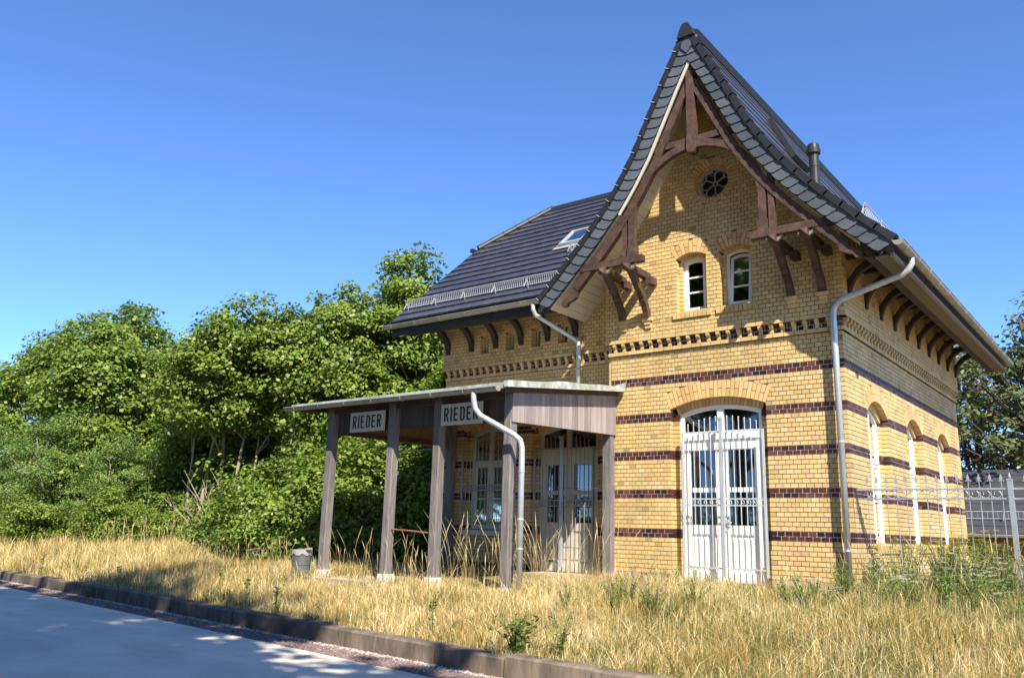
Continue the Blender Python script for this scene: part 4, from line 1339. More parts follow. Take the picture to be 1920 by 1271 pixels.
for i in range(n):
    y0 = -3.66 + (0.0 + 3.70) * i / n; y1 = -3.66 + 3.70 * (i + 1) / n
    w0 = 0.012 * math.sin(y0 * 2.3) + 0.008 * math.sin(y0 * 5.1); w1 = 0.012 * math.sin(y1 * 2.3) + 0.008 * math.sin(y1 * 5.1)
    if y1 > -0.06: y1 = -0.06
    b_.hexa([(0.24, y0, zr_(y0) - 0.03), (0.32, y0, zr_(y0) - 0.035), (0.32, y1, zr_(y1) - 0.035), (0.24, y1, zr_(y1) - 0.03),
             (0.24, y0, zr_(y0) + 0.075 + w0), (0.32, y0, zr_(y0) + 0.075 + w0), (0.32, y1, zr_(y1) + 0.075 + w1), (0.24, y1, zr_(y1) + 0.075 + w1)])
b_.build('verge_flashing', 'flash', porch)
b_ = MB(); b_.hexa([(-0.02, -0.012, 2.70), (0.30, -0.012, 2.72), (0.30, -0.055, 2.72), (-0.02, -0.055, 2.70), (-0.02, -0.012, 2.80), (0.34, -0.012, 2.87), (0.34, -0.03, 2.87), (-0.02, -0.03, 2.80)]); b_.build('wall_flashing', 'flash', porch)
b_ = MB(); b_.box(-5.08, 0.2, -3.62, -3.585, zr_(-3.58) - 0.05, zr_(-3.58) + 0.045); b_.build('eave_flashing', 'flash', porch)
gutter((-5.17, -3.67, 2.265), (0.14, -3.67, 2.25), 0.068, porch, m='gutter_old', rings=0.72)
pipe([(-0.36, -3.67, 2.22), (-0.36, -3.67, 2.08), (-0.34, -3.65, 1.94), (-0.27, -3.6, 1.83), (0.24, -3.36, 1.52), (0.32, -3.31, 1.44), (0.345, -3.29, 1.33), (0.35, -3.29, 1.2), (0.35, -3.29, -0.92)], 0.047, porch,
     [(0.35, -3.29, 0.95), (0.35, -3.29, 0.22), (0.35, -3.29, -0.22)])
b_ = MB(); b_.tube([(-2.62, PY, 0.02), (-2.1, PY - 0.01, 0.0), (-1.62, PY, -0.03)], 0.016, 6); b_.build('iron_rail', 'rust', porch)
b_ = MB(); b_.tube([(-2.62, PY + 0.02, 1.395), (-1.62, PY + 0.02, 1.39)], 0.010, 6); b_.build('thin_rail', 'gutter_old', porch)
M['porchfloor'] = mat('worn_paving', (0.42, 0.36, 0.28), 0.95, var=0.3, scale=3, color2=(0.30, 0.25, 0.18), bump=0.5, bscale=20)
b_ = MB(); b_.box(-4.9, 0.9, -3.55, 0.44, -1.2, -0.868); b_.build('paving', 'porchfloor', porch)

# station name boards
def letter(ch, m, x, parent, y, z0, h=0.235, w=0.105, s=0.034):
    b_ = MB(); f = lambda u, n, z: (x + u, y - n, z0 + z)
    def r(u0, u1, q0, q1): fbox(b_, f, u0, u1, 0.0, 0.004, q0, q1)
    if ch == 'I': r(0, s, 0, h)
    else:
        r(0, s, 0, h)
        if ch == 'E':
            r(s, w * 0.9, 0, s * 0.9); r(s, w * 0.8, h / 2 - s * 0.45, h / 2 + s * 0.45); r(s, w * 0.9, h - s * 0.9, h)
        if ch in 'DR':
            lo = 0.0 if ch == 'D' else h * 0.46
            A = [(s, h), (w * 0.72, h), (w, h - 0.035), (w, lo + 0.035), (w * 0.72, lo), (s, lo)]
            t = s * 0.85
            B = [(s, h - t), (w * 0.6, h - t), (w - s, h - t - 0.02), (w - s, lo + t + 0.02), (w * 0.6, lo + t), (s, lo + t)]
            b_.strip(A, B, f, 0.0, 0.004, closed=False)
        if ch == 'R':
            b_.prism([(w * 0.42, h * 0.46), (w * 0.42 + s, h * 0.46), (w + 0.004, 0), (w + 0.004 - s, 0)], f, 0.0, 0.004)
    b_.build('letter', m, parent)
def sign(x0, lab):
    b_ = MB(); nb = 8; wd = 0.915 / nb
    for i in range(nb):
        e = 0.001 * (i % 2)
        b_.box(x0 + i * wd + 0.001, x0 + (i + 1) * wd - 0.001, -3.262 - e, -3.236, 1.765, 2.130)
    o = b_.build('station_sign', 'signpaint', None, label=lab, cat='sign')
    x = x0 + 0.075
    for ch in 'RIEDER':
        letter(ch, 'black', x, o, -3.264, 1.83)
        x += 0.072 if ch == 'I' else 0.145
    return o
sign(-3.745, 'cream RIEDER name board on the canopy between the two leftmost posts')
sign(-1.435, 'cream RIEDER name board partly behind the canopy downpipe')
# battens that carry the boards
for x0 in (-3.745, -1.435):
    b_ = MB(); b_.box(x0 + 0.1, x0 + 0.8, -3.234, -3.09, 1.90, 1.96); b_.build('batten', 'brown_board', porch)

# litter bin
bx, by = -4.66, -3.42
bz = gz(bx, by)
bin_ = empty('litter_bin', (bx, by, bz), 'grey round litter bin with pale liner beside the leftmost canopy post', 'bin')
b_ = MB(); b_.lathe((bx, by, bz), [(0.15, -0.05), (0.165, 0.0), (0.17, 0.22), (0.178, 0.225), (0.178, 0.24), (0.172, 0.245), (0.18, 0.46), (0.188, 0.465), (0.188, 0.48), (0.165, 0.48), (0.15, 0.10)], 20)
b_.build('barrel', 'bin', bin_)
b_ = MB()
for i in range(20):
    a0, a1 = 2 * PI * i / 20, 2 * PI * (i + 1) / 20
    d0, d1 = 0.05 + 0.05 * abs(math.sin(i * 2.1)), 0.05 + 0.05 * abs(math.sin((i + 1) * 2.1))
    P = lambda a, r, z: (bx + r * math.cos(a), by + r * math.sin(a), bz + z)
    b_.add([P(a0, 0.193, 0.485 - d0), P(a1, 0.193, 0.485 - d1), P(a1, 0.192, 0.492), P(a0, 0.192, 0.492), P(a1, 0.15, 0.47), P(a0, 0.15, 0.47)], [(0, 1, 2, 3), (3, 2, 4, 5)])
b_.hexa([(bx + 0.05, by - 0.1, bz + 0.48), (bx + 0.24, by - 0.06, bz + 0.50), (bx + 0.24, by + 0.04, bz + 0.50), (bx + 0.05, by + 0.1, bz + 0.48),
         (bx + 0.05, by - 0.1, bz + 0.50), (bx + 0.24, by - 0.06, bz + 0.535), (bx + 0.24, by + 0.04, bz + 0.535), (bx + 0.05, by + 0.1, bz + 0.50)])
b_.build('liner', 'bag', bin_)
# blue cord across the porch
b_ = MB()
b_.tube([(-1.9 + 0.2 * i, -0.10 + 0.0 * i, 0.945 - 0.006 * i - 0.03 * math.sin(PI * i / 10)) for i in range(11)], 0.0045, 5)
b_.build('blue_cord', 'blue', None, label='thin blue cord stretched across the canopy end in front of the shaded door', cat='cord')

# ------------------------------------------------------------------ iron fence
fence = empty('iron_fence', (5.5, 0.1, -0.75), 'galvanised railing with spear tips beside the brick corner', 'fence')
fy = 0.10
pm = MB()
pm.tube([(0, 0, -0.78), (0, 0, 0.93)], 0.006, 6)
pm.add([(-0.006, -0.006, 0.925), (0.006, -0.006, 0.925), (0.006, 0.006, 0.925), (-0.006, 0.006, 0.925), (-0.022, -0.005, 0.965), (0.022, -0.005, 0.965), (0.022, 0.005, 0.965), (-0.022, 0.005, 0.965), (0, 0, 1.035)],
       [(0, 1, 5, 4), (1, 2, 6, 5), (2, 3, 7, 6), (3, 0, 4, 7), (4, 5, 8), (5, 6, 8), (6, 7, 8), (7, 4, 8)])
pm.tube([(-0.028, 0, 0.915), (-0.024, 0, 0.94), (0, 0, 0.925), (0.024, 0, 0.94), (0.028, 0, 0.915)], 0.006, 5)
pmesh = pm.mesh('picket', 'fence_steel')
sm_ = MB()
sm_.tube([(0.055 * (1 - q / 8) * math.cos(q), 0, 0.745 + 0.05 * (1 - q / 8) * math.sin(q)) for q in np.linspace(-2.6, 3.6, 14)], 0.006, 5)
smesh = sm_.mesh('scroll', 'fence_steel')
for (xa, xb) in ((4.42, 6.50), (6.56, 8.66), (8.72, 10.8)):
    for z, h in ((0.815, 0.028), (0.675, 0.022), (-0.50, 0.03)):
        b_ = MB(); b_.box(xa, xb, fy - 0.016, fy + 0.016, z - h / 2, z + h / 2); b_.build('rail', 'fence_steel', fence)
    n = int((xb - xa) / 0.146)
    for i in range(n):
        x = xa + 0.16 + i * (xb - xa - 0.24) / (n - 1)
        link(bpy.data.objects.new('picket', pmesh), fence, Matrix.Translation((x, fy, random.uniform(-0.004, 0.004))))
        if i < n - 1:
            link(bpy.data.objects.new('scroll', smesh), fence, Matrix.Translation((x + 0.073, fy, 0)))
for x in (6.53, 8.69):
    b_ = MB(); b_.box(x - 0.033, x + 0.033, fy - 0.033, fy + 0.033, -0.95, 0.93); b_.box(x - 0.038, x + 0.038, fy - 0.038, fy + 0.038, 0.9305, 0.95)
    b_.tube([(x, fy, 0.95), (x, fy, 0.985), (x, fy, 1.04)], [0.008, 0.02, 0.004], 8); b_.build('fence_post', 'fence_steel', fence)
# cable hanging at the wall corner
b_ = MB()
for o_ in (0, 0.02):
    b_.tube([(4.42 + o_, -0.03, 0.80), (4.47 + o_, -0.05, 0.5), (4.54 + o_ * 1.5, -0.06, 0.1), (4.62 + o_, -0.06, -0.20), (4.63, -0.05, -0.55)], 0.006, 5)
b_.build('hanging_cable', 'black', None, label='thin black cable hanging at the brick corner by the railing', cat='cable')

# ------------------------------------------------------------------ low building behind the fence
outb = empty('outbuilding', (5.5, 16, -2.1), 'low dark roofed shed beyond the railing on the right', 'shed')
b_ = MB(); b_.box(0.5, 12, 14.3, 19.5, -2.4, 0.32); b_.build('wall', 'brownwall', outb)
sl = MB(); r0, r1, y0, y1 = 0.30, 2.35, 14.0, 16.9
nrow_ = 9
oroof = None
b_ = MB(); b_.add([(0.2, y0, r0 - 0.03), (12.3, y0, r0 - 0.03), (12.3, y1, r1 - 0.03), (0.2, y1, r1 - 0.03), (0.2, 19.8, r0), (12.3, 19.8, r0)], [(0, 1, 2, 3), (3, 2, 5, 4), (0, 3, 4), (1, 5, 2)])
oroof = b_.build('roof', 'darkroof', outb)
for i in range(nrow_):
    f0, f1 = i / nrow_, (i + 1.1) / nrow_
    b_ = MB(); ya, yb = y0 + (y1 - y0) * f0, y0 + (y1 - y0) * min(1, f1); za, zb = r0 + (r1 - r0) * f0, r0 + (r1 - r0) * min(1, f1)
    b_.hexa([(0.2, ya, za), (12.3, ya, za), (12.3, yb, zb - 0.02), (0.2, yb, zb - 0.02), (0.2, ya, za + 0.045), (12.3, ya, za + 0.045), (12.3, yb, zb + 0.005), (0.2, yb, zb + 0.005)])
    b_.build('tile_course', 'darkroof', oroof)
snow_guard((0.6, 14.55, 0.74), (12, 14.55, 0.74), (0, -0.2, 1), oroof, h=0.24, step=0.13, brk=1.2)
gutter((0.2, 13.93, 0.30), (12.3, 13.93, 0.30), 0.07, outb, m='zinc', rings=1.2)
# ------------------------------------------------------------------ vegetation
def fast_mesh(name, co, tri, tone, m, smooth=False):
    me = bpy.data.meshes.new(name)
    n, k = len(co), len(tri)
    me.vertices.add(n); me.vertices.foreach_set('co', np.ascontiguousarray(co, dtype=np.float32).ravel())
    me.loops.add(k * 3); me.loops.foreach_set('vertex_index', np.ascontiguousarray(tri, dtype=np.int32).ravel())
    me.polygons.add(k)
    me.polygons.foreach_set('loop_start', np.arange(0, k * 3, 3, dtype=np.int32))
    try: me.polygons.foreach_set('loop_total', np.full(k, 3, dtype=np.int32))
    except Exception: pass
    at = me.attributes.new('tone', 'FLOAT', 'FACE')
    at.data.foreach_set('value', np.ascontiguousarray(tone, dtype=np.float32))
    me.materials.append(M[m] if isinstance(m, str) else m)
    me.update(calc_edges=True)
    return me

def unitv(v): return v / np.maximum(np.linalg.norm(v, axis=1, keepdims=True), 1e-6)

def leaf_geo(c, nrm, L, wr, tone):
    """folded leaf blades, two triangles each side -> 4 tris"""
    n = len(c)
    a = unitv(np.cross(nrm, rng.normal(size=(n, 3))))
    b = np.cross(nrm, a)
    L = L[:, None]
    w = L * wr
    drop = -nrm * L * 0.10
    p0 = c - a * L * 0.5; p1 = c + b * w * 0.5 + drop + a * L * 0.06; p2 = c + a * L * 0.5 + drop * 0.8; p3 = c - b * w * 0.5 + drop + a * L * 0.06
    co = np.stack([p0, p1, p2, p3], 1).reshape(-1, 3)
    i = np.arange(n)[:, None] * 4
    tri = np.concatenate([i + [0, 1, 2], i + [0, 2, 3]], 1).reshape(-1, 3)
    return co, tri, np.repeat(tone, 2)

LEAFR = [(0.0, (0.055, 0.100, 0.016)), (0.35, (0.14, 0.22, 0.030)), (0.7, (0.225, 0.315, 0.046)), (0.93, (0.31, 0.38, 0.07)), (1.0, (0.44, 0.38, 0.10))]
M['leaf'] = mat('green_leaf', (0.08, 0.14, 0.03), 0.45, attr='tone', ramp=LEAFR, trans=0.35, spec=0.4)
M['leaf_light'] = mat('yellow_green_leaf', (0.14, 0.2, 0.04), 0.5, attr='tone', trans=0.3, spec=0.4,
                      ramp=[(0.0, (0.07, 0.11, 0.018)), (0.5, (0.16, 0.21, 0.035)), (1.0, (0.30, 0.30, 0.06))])
M['leaf_blue'] = mat('bluish_leaflet', (0.08, 0.14, 0.06), 0.5, attr='tone', trans=0.25, spec=0.4,
                     ramp=[(0.0, (0.055, 0.105, 0.020)), (0.5, (0.14, 0.235, 0.047)), (0.92, (0.215, 0.315, 0.07)), (1.0, (0.40, 0.28, 0.11))])
M['leaf_olive'] = mat('olive_leaf', (0.1, 0.12, 0.04), 0.5, attr='tone', trans=0.25, spec=0.4,
                      ramp=[(0.0, (0.06, 0.085, 0.025)), (0.6, (0.14, 0.165, 0.045)), (0.9, (0.2, 0.17, 0.04)), (1.0, (0.36, 0.24, 0.05))])
M['bark'] = mat('grey_bark', (0.30, 0.255, 0.185), 0.9, var=0.35, scale=5, stretch=(3, 3, 0.6), bump=0.6, bscale=18)
M['bark_dark'] = mat('dark_bark', (0.07, 0.055, 0.042), 0.9, var=0.3, scale=5)

def crown(seed, blobs, nclump, nleaf, L, wr, crad, m, flat=0.55, shell=0.55, spikes=0):
    """blobs: (x,y,z,rx,ry,rz); clumps of leaves spread through the blobs, denser towards the outside"""
    global rng
    keep = rng; rng = np.random.default_rng(seed)
    blobs = np.array(blobs, dtype=float)
    vol = blobs[:, 3] * blobs[:, 4] * blobs[:, 5]
    pick = rng.choice(len(blobs), nclump, p=vol / vol.sum())
    d = unitv(rng.normal(size=(nclump, 3)))
    r = shell + (1 - shell) * rng.random(nclump) ** 0.6
    r *= rng.uniform(0.82, 1.1, nclump)
    cc = blobs[pick, :3] + d * r[:, None] * blobs[pick, 3:]
    cr = crad * rng.uniform(0.6, 1.35, nclump)
    k = np.maximum(6, (nleaf * (cr / crad) ** 2 * rng.uniform(0.6, 1.3, nclump)).astype(int))
    idx = np.repeat(np.arange(nclump), k)
    n = len(idx)
    dd = unitv(rng.normal(size=(n, 3))) * (rng.random(n) ** 0.5)[:, None]
    dd[:, 2] *= flat
    c = cc[idx] + dd * cr[idx][:, None]
    c[:, 2] -= 0.25 * cr[idx] * (dd[:, 0] ** 2 + dd[:, 1] ** 2)
    out = unitv(d[idx] * 0.5 + dd * 0.5 + rng.normal(size=(n, 3)) * 0.55 + np.array([0, 0, 0.75]))
    ct = rng.normal(0.5, 0.13, nclump)
    tone = np.clip(ct[idx] + rng.normal(0, 0.16, n), 0, 0.95)
    tone[rng.random(n) < 0.012] = 1.0
    co, tri, tn = leaf_geo(c, out, L * rng.uniform(0.6, 1.35, n), wr, tone)
    me = fast_mesh('crown', co, tri, tn, m)
    rng = keep
    return me, cc

def wood_mesh(seed, stems, clumps, nb, r0, m, lean=0.5):
    rs = random.Random(seed); b_ = MB()
    tops = []
    for (x, y, h, r) in stems:
        pts = []; k = 7
        dx, dy = rs.uniform(-lean, lean), rs.uniform(-lean, lean)
        for i in range(k + 1):
            f = i / k
            pts.append((x + dx * f * f + rs.uniform(-0.05, 0.05) * f, y + dy * f * f + rs.uniform(-0.05, 0.05) * f, -0.25 + (h + 0.25) * f))
        b_.tube(pts, [r * (1 - 0.8 * i / k) + 0.006 for i in range(k + 1)], 7)
        tops.append(pts)
    order = list(range(len(clumps))); rs.shuffle(order)
    for i in order[:nb]:
        c = Vector(clumps[i])
        st = min(tops, key=lambda p: (Vector((p[4][0], p[4][1], 0)) - Vector((c.x, c.y, 0))).length)
        zt = max(0.5, c.z - 0.5 * math.hypot(c.x - st[4][0], c.y - st[4][1]) - rs.uniform(0.2, 0.8))
        j = min(range(len(st)), key=lambda q: abs(st[q][2] - zt))
        a = Vector(st[j]); mid = a.lerp(c, 0.55) + Vector((rs.uniform(-.12, .12), rs.uniform(-.12, .12), -0.10))
        b_.tube([a, mid, c], [r0, r0 * 0.6, r0 * 0.2], 5, cap=False)
    return b_.mesh('trunk', m, smooth=True)

PROTO = {}
def proto(key, seed, blobs, nclump, nleaf, L, wr, crad, m, stems, nb, r0, bark='bark', **kw):
    cm, cc = crown(seed, blobs, nclump, nleaf, L, wr, crad, m, **kw)
    PROTO[key] = (cm, wood_mesh(seed, stems, cc, nb, r0, bark))
# unit trees are about 8.5 m tall
proto('maple_a', 1, [(0, 0, 4.6, 2.3, 2.2, 2.0), (0.4, 0.2, 6.4, 1.5, 1.5, 1.6), (-0.9, 0.1, 5.6, 1.3, 1.3, 1.2), (0.2, 0, 7.7, 0.6, 0.6, 0.8), (0.9, 0.3, 7.3, 0.35, 0.35, 0.6), (-0.7, -0.2, 7.0, 0.4, 0.4, 0.7), (-1.0, -0.5, 3.2, 1.3, 1.3, 1.0)],
      230, 200, 0.122, 0.85, 0.62, 'leaf', [(0, 0, 7.0, 0.13), (0.5, 0.2, 5.5, 0.08)], 70, 0.035)
proto('maple_b', 2, [(0, 0, 5.2, 1.9, 1.9, 1.7), (0.5, -0.2, 6.7, 1.1, 1.1, 1.3), (-0.7, 0.2, 6.6, 0.8, 0.8, 1.1), (0.9, 0.1, 4.6, 1.2, 1.1, 1.1), (-0.3, 0, 7.9, 0.4, 0.4, 0.7), (0.6, 0, 7.7, 0.35, 0.35, 0.5)],
      210, 190, 0.118, 0.85, 0.58, 'leaf', [(-0.6, 0, 6.0, 0.07), (-0.1, 0.2, 6.5, 0.075), (0.45, -0.1, 6.0, 0.06), (0.9, 0.2, 5.2, 0.05), (-1.1, 0.1, 5.0, 0.045)], 60, 0.025)
proto('maple_c', 3, [(0, 0, 5.0, 1.7, 1.7, 2.2), (0.3, 0.1, 7.0, 0.9, 0.9, 1.2), (-0.8, 0, 4.0, 1.4, 1.3, 1.4), (0.9, 0.2, 3.4, 1.3, 1.2, 1.2), (0.35, 0, 8.1, 0.42, 0.42, 0.55)],
      210, 190, 0.118, 0.85, 0.58, 'leaf', [(0, 0, 7.4, 0.10), (0.6, 0.1, 5.0, 0.05), (-0.7, 0.1, 4.6, 0.05)], 60, 0.028)
proto('lime', 4, [(0, 0, 5.4, 2.2, 2.2, 1.9), (0.5, 0, 7.0, 1.5, 1.4, 1.2), (-0.8, 0, 6.6, 1.2, 1.2, 1.2)],
      190, 115, 0.15, 0.7, 0.50, 'leaf_light', [(0, 0, 7, 0.14)], 60, 0.03)
proto('locust', 5, [(0, 0, 2.3, 1.9, 1.7, 1.9), (1.2, 0.2, 1.7, 1.4, 1.3, 1.4), (-1.3, 0, 1.9, 1.4, 1.3, 1.5), (0.2, 0, 3.6, 1.1, 1.1, 0.9), (-0.4, -0.6, 0.9, 1.6, 1.0, 0.8)],
      260, 190, 0.072, 0.5, 0.42, 'leaf_blue', [(0, 0, 3.6, 0.06), (0.7, 0.2, 3.0, 0.045), (-0.8, 0, 3.2, 0.05)], 40, 0.016, flat=0.4)
proto('bush', 6, [(0, 0, 0.75, 1.1, 1.0, 0.8), (0.7, 0.1, 0.6, 0.8, 0.8, 0.65), (-0.6, 0, 0.95, 0.8, 0.8, 0.75), (0.3, 0, 1.55, 0.25, 0.25, 0.5), (-0.5, 0.1, 1.65, 0.22, 0.22, 0.5), (0.95, 0, 1.15, 0.3, 0.3, 0.45)],
      140, 125, 0.08, 0.65, 0.36, 'leaf', [(0, 0, 1.1, 0.025), (0.4, 0, 0.9, 0.02), (-0.4, 0.1, 1.0, 0.02)], 30, 0.010)
proto('open_tree', 8, [(0, 0, 5.2, 2.7, 2.4, 1.4), (0.6, 0, 7.0, 1.9, 1.8, 1.2), (-0.8, 0.2, 3.9, 2.6, 2.2, 0.9), (-1.6, 0, 5.8, 1.2, 1.2, 1.0)],
      165, 62, 0.125, 0.6, 0.42, 'leaf_olive', [(0, 0, 7.2, 0.15), (0.2, 0.1, 6.0, 0.09)], 110, 0.04, bark='bark_dark', shell=0.25, flat=0.6)
proto('shade_tree', 9, [(0, 0, 6.0, 3.4, 3.2, 2.2), (0.5, 0, 8.2, 2.5, 2.4, 1.7), (-1.0, 0.4, 4.6, 2.8, 2.6, 1.4)],
      200, 110, 0.19, 0.8, 0.62, 'leaf', [(0, 0, 8.0, 0.18)], 80, 0.05, shell=0.35)

def tree(kind, name, x, y, h, rz, label, cat='tree', group=None, base=8.5, z=None, sx=1.0):
    s = h / base
    zb = gz(max(-40, min(40, x)), y) if z is None else z
    o = empty(name, (x, y, zb), label, cat, group)
    cm, wm = PROTO[kind]
    mw = Matrix.Translation((x, y, zb)) @ Matrix.Rotation(rz, 4, 'Z') @ Matrix.Diagonal((s * sx, s * sx, s, 1))
    link(bpy.data.objects.new('trunk', wm), o, mw)
    link(bpy.data.objects.new('crown', cm), o, mw)
    return o
# trees in view, left to right
tree('maple_a', 'maple_tree', -33.5, 4.0, 10.6, 0.3, 'dark maple at the far left end of the tree row')
tree('maple_c', 'maple_tree', -29.8, 5.0, 10.0, 1.1, 'maple with small pointed top behind the bluish locust thicket')
tree('maple_a', 'maple_tree', -25.4, 3.2, 10.2, 2.0, 'broad rounded maple, the left of the two tallest crowns in the tree row', sx=1.15)
tree('maple_b', 'maple_tree', -14.7, 1.3, 8.3, 0.4, 'maple with several bare pale stems under a tall crown left of the canopy', sx=1.12)
tree('maple_c', 'maple_tree', -20.6, 4.6, 7.4, 2.6, 'lower maple filling the gap between the two tallest left crowns')
tree('maple_a', 'maple_tree', -18.0, 3.4, 8.2, 1.2, 'mid green maple behind the bare pale stems, left side')
tree('maple_b', 'maple_tree', -12.4, 2.6, 8.3, 2.2, 'slender maple clump with thin stems next to the canopy roof end', sx=1.1)
tree('maple_a', 'maple_tree', -10.9, 3.2, 8.3, 4.0, 'bright maple rising just above the canopy gutter')
tree('maple_c', 'maple_tree', -10.0, 3.9, 9.3, 0.2, 'maple with the narrow dark top nearest the station roof')
tree('lime', 'linden_tree', -12.0, 7.5, 9.6, 0.8, 'pale yellow green tree behind the narrow topped maple')
tree('maple_a', 'maple_tree', -7.6, 4.4, 6.2, 5.2, 'leafy maple tucked under the eave at the left end of the station')
for i, (x, y, h, k) in enumerate(((-40, 9, 11.5, 'maple_c'), (-36, 11, 10.5, 'maple_a'), (-28, 10, 8.0, 'maple_b'), (-22.5, 9, 8.0, 'maple_a'), (-17.5, 8, 7.6, 'maple_c'), (-14, 10, 7.8, 'maple_a'), (-9.5, 9, 7.0, 'maple_c'), (-12, 5.4, 5.2, 'maple_a'), (-8.0, 7.0, 6.0, 'maple_b'))):
    tree(k, 'maple_tree', x, y, h, i * 1.3, 'green tree filling the background of the tree row', group='trees in the second row')
for i, (x, y, h) in enumerate(((-38, 3.5, 3.4), (-33.5, 2.0, 3.2), (-30.5, 2.6, 3.4), (-26.2, 2.4, 3.2), (-22.6, 2.3, 3.2), (-19.6, 2.6, 3.3), (-17.0, 3.6, 3.2), (-14.2, 3.6, 3.4), (-24.5, 6.5, 4.0), (-20, 7.0, 4.0), (-15.5, 6.0, 4.0), (-30, 7.5, 4.2), (-36, 8, 4.2), (-11.5, 7, 3.6))):
    tree('bush', 'understory_bush', x, y, h, i * 1.9, 'dense undergrowth in the shade behind the front trees', 'bush', 'undergrowth behind the front trees', base=1.7, sx=1.0)
for i, x in enumerate((-50, -44, -38, -32, -26, -20)):
    tree('maple_a', 'roadside_maple', x, -19.0 - (i % 2) * 2, 10.0, i * 1.1, 'tree of the row across the road, out of view', group='tree row across the road', z=-1.6)
for i, x in enumerate((-34, -30, -26, -22, -18, -14, -10, -6, -2, 2, 6, 10, 14)):
    tree('bush', 'hedge_bush', x, -17.6 - (i % 3) * 0.6, 3.0, i * 1.3, 'hedge bush across the road, out of view', 'bush', 'hedge across the road', z=-1.6, base=1.7, sx=1.3)
tree('locust', 'locust_thicket', -28.2, 1.2, 5.0, 0.4, 'bluish green locust with brown pods at the far left edge', 'tree', base=4.5, sx=1.05)
tree('locust', 'locust_thicket', -23.6, 0.9, 5.1, 2.0, 'bluish green locust with hanging brown pods below the broad rounded maple', 'tree', base=4.5, sx=1.1)
tree('locust', 'locust_thicket', -19.6, 1.0, 3.9, 3.7, 'lower bluish locust left of the bare pale stems', 'tree', base=4.5, sx=1.0)
bl = [(-31, -0.2, 1.7), (-26.5, -0.6, 1.6), (-22.0, -0.5, 1.7), (-18.3, -0.2, 1.7), (-16.6, 0.8, 1.5), (-10.6, -0.5, 1.7), (-9.3, -0.9, 2.1), (-8.0, -1.1, 2.2), (-6.9, 0.4, 2.4), (-6.4, 2.2, 2.6), (-8.3, 1.4, 2.8), (-10.0, 1.2, 2.6),
      (-7.0, 4.0, 3.0)]
bl_lab = {6: 'bright bush left of the litter bin', 7: 'dense bright bush behind the litter bin and leftmost post', 8: 'dark leafed bush seen through the canopy posts'}
for i, (x, y, h) in enumerate(bl):
    tree('bush', 'bush', x, y, h, i * 0.9, bl_lab.get(i, 'leafy green bush at the foot of the tree row'), 'bush', None if i in bl_lab else 'bushes under the tree row', base=1.7, sx=1.05)
tree('open_tree', 'open_tree', 5.6, 19.0, 11.5, 0.5, 'loose olive green tree with visible limbs behind the right eave', z=-2.0, sx=1.15)
tree('open_tree', 'open_tree', 2.4, 25.0, 11.0, 2.5, 'second loose tree further back behind the brick corner', z=-2.0, sx=1.2)
tree('open_tree', 'open_tree', 9.5, 24.0, 13.0, 4.1, 'loose tree standing at the right border behind the shed', z=-2.0, sx=1.2)
# trees across the road, behind the viewer, that shade the road
for i, (x, y, h) in enumerate(((-15.5, -19.5, 19.0), (-10.5, -20.4, 20.0), (-6.0, -20.0, 19.0), (-1.5, -20.6, 20.0), (2.6, -20.2, 19.5), (6.6, -20.8, 20.0), (10.3, -20.5, 19.3))):
    tree('shade_tree', 'roadside_tree', x, y, h, i * 1.7, 'tall roadside tree across the road whose shadow covers the pavement', group='shade trees across the road', z=-1.55, base=9.6)

# ---- dry grass
def vnoise(x, y):
    return 0.5 + 0.25 * np.sin(1.3 * x + 0.7 * y + 1.1) * np.sin(0.9 * y - 0.5 * x) + 0.25 * np.sin(2.9 * x - 1.7 * y + 2.0) * np.sin(2.3 * y + 1.9 * x + 0.4)
M['grass'] = mat('dry_grass', (0.5, 0.4, 0.18), 0.7, attr='tone', trans=0.3, spec=0.25,
                 ramp=[(0.0, (0.055, 0.095, 0.018)), (0.25, (0.15, 0.19, 0.045)), (0.42, (0.36, 0.25, 0.08)), (0.6, (0.56, 0.40, 0.135)), (0.8, (0.78, 0.61, 0.28)), (1.0, (0.88, 0.77, 0.50))])
gzv = np.vectorize(gz)
ykv = np.vectorize(yk)
def in_bld(x, y):
    a = (x > -0.15) & (x < W + 0.12) & (y > -0.12) & (y < 9.3)
    b = (x > -4.8) & (x < 0.2) & (y > -0.35)
    c = (x > -4.3) & (x < 0.05) & (y > -2.9) & (y <= -0.3)
    return a | b | (c & (rng.random(len(x)) < 0.9))
def blades(x, y, h, w, bend, tone):
    n = len(x)
    z = gzv(x, y)
    a = rng.uniform(0, 2 * PI, n); la = rng.uniform(0, 2 * PI, n)
    bx_, by_ = np.cos(la) * bend * h, np.sin(la) * bend * h
    wx, wy = np.cos(a) * w / 2, np.sin(a) * w / 2
    hz = h * np.sqrt(np.maximum(0.05, 1 - np.minimum(bend, 0.95) ** 2))
    p = np.stack([np.stack([x - wx, y - wy, z - 0.03], 1), np.stack([x + wx, y + wy, z - 0.03], 1),
                  np.stack([x + bx_ * 0.35 - wx * .8, y + by_ * 0.35 - wy * .8, z + hz * 0.6], 1), np.stack([x + bx_ * 0.35 + wx * .8, y + by_ * 0.35 + wy * .8, z + hz * 0.6], 1),
                  np.stack([x + bx_, y + by_, z + hz], 1)], 1).reshape(-1, 3)
    i = np.arange(n)[:, None] * 5
    tri = np.concatenate([i + [0, 1, 3], i + [0, 3, 2], i + [2, 3, 4]], 1).reshape(-1, 3)
    return p, tri, np.repeat(tone, 3)
def merge(parts):
    co, tr, tn, b = [], [], [], 0
    for p, t, o in parts:
        co.append(p); tr.append(t + b); tn.append(o); b += len(p)
    return np.concatenate(co), np.concatenate(tr), np.concatenate(tn)
parts_ = []
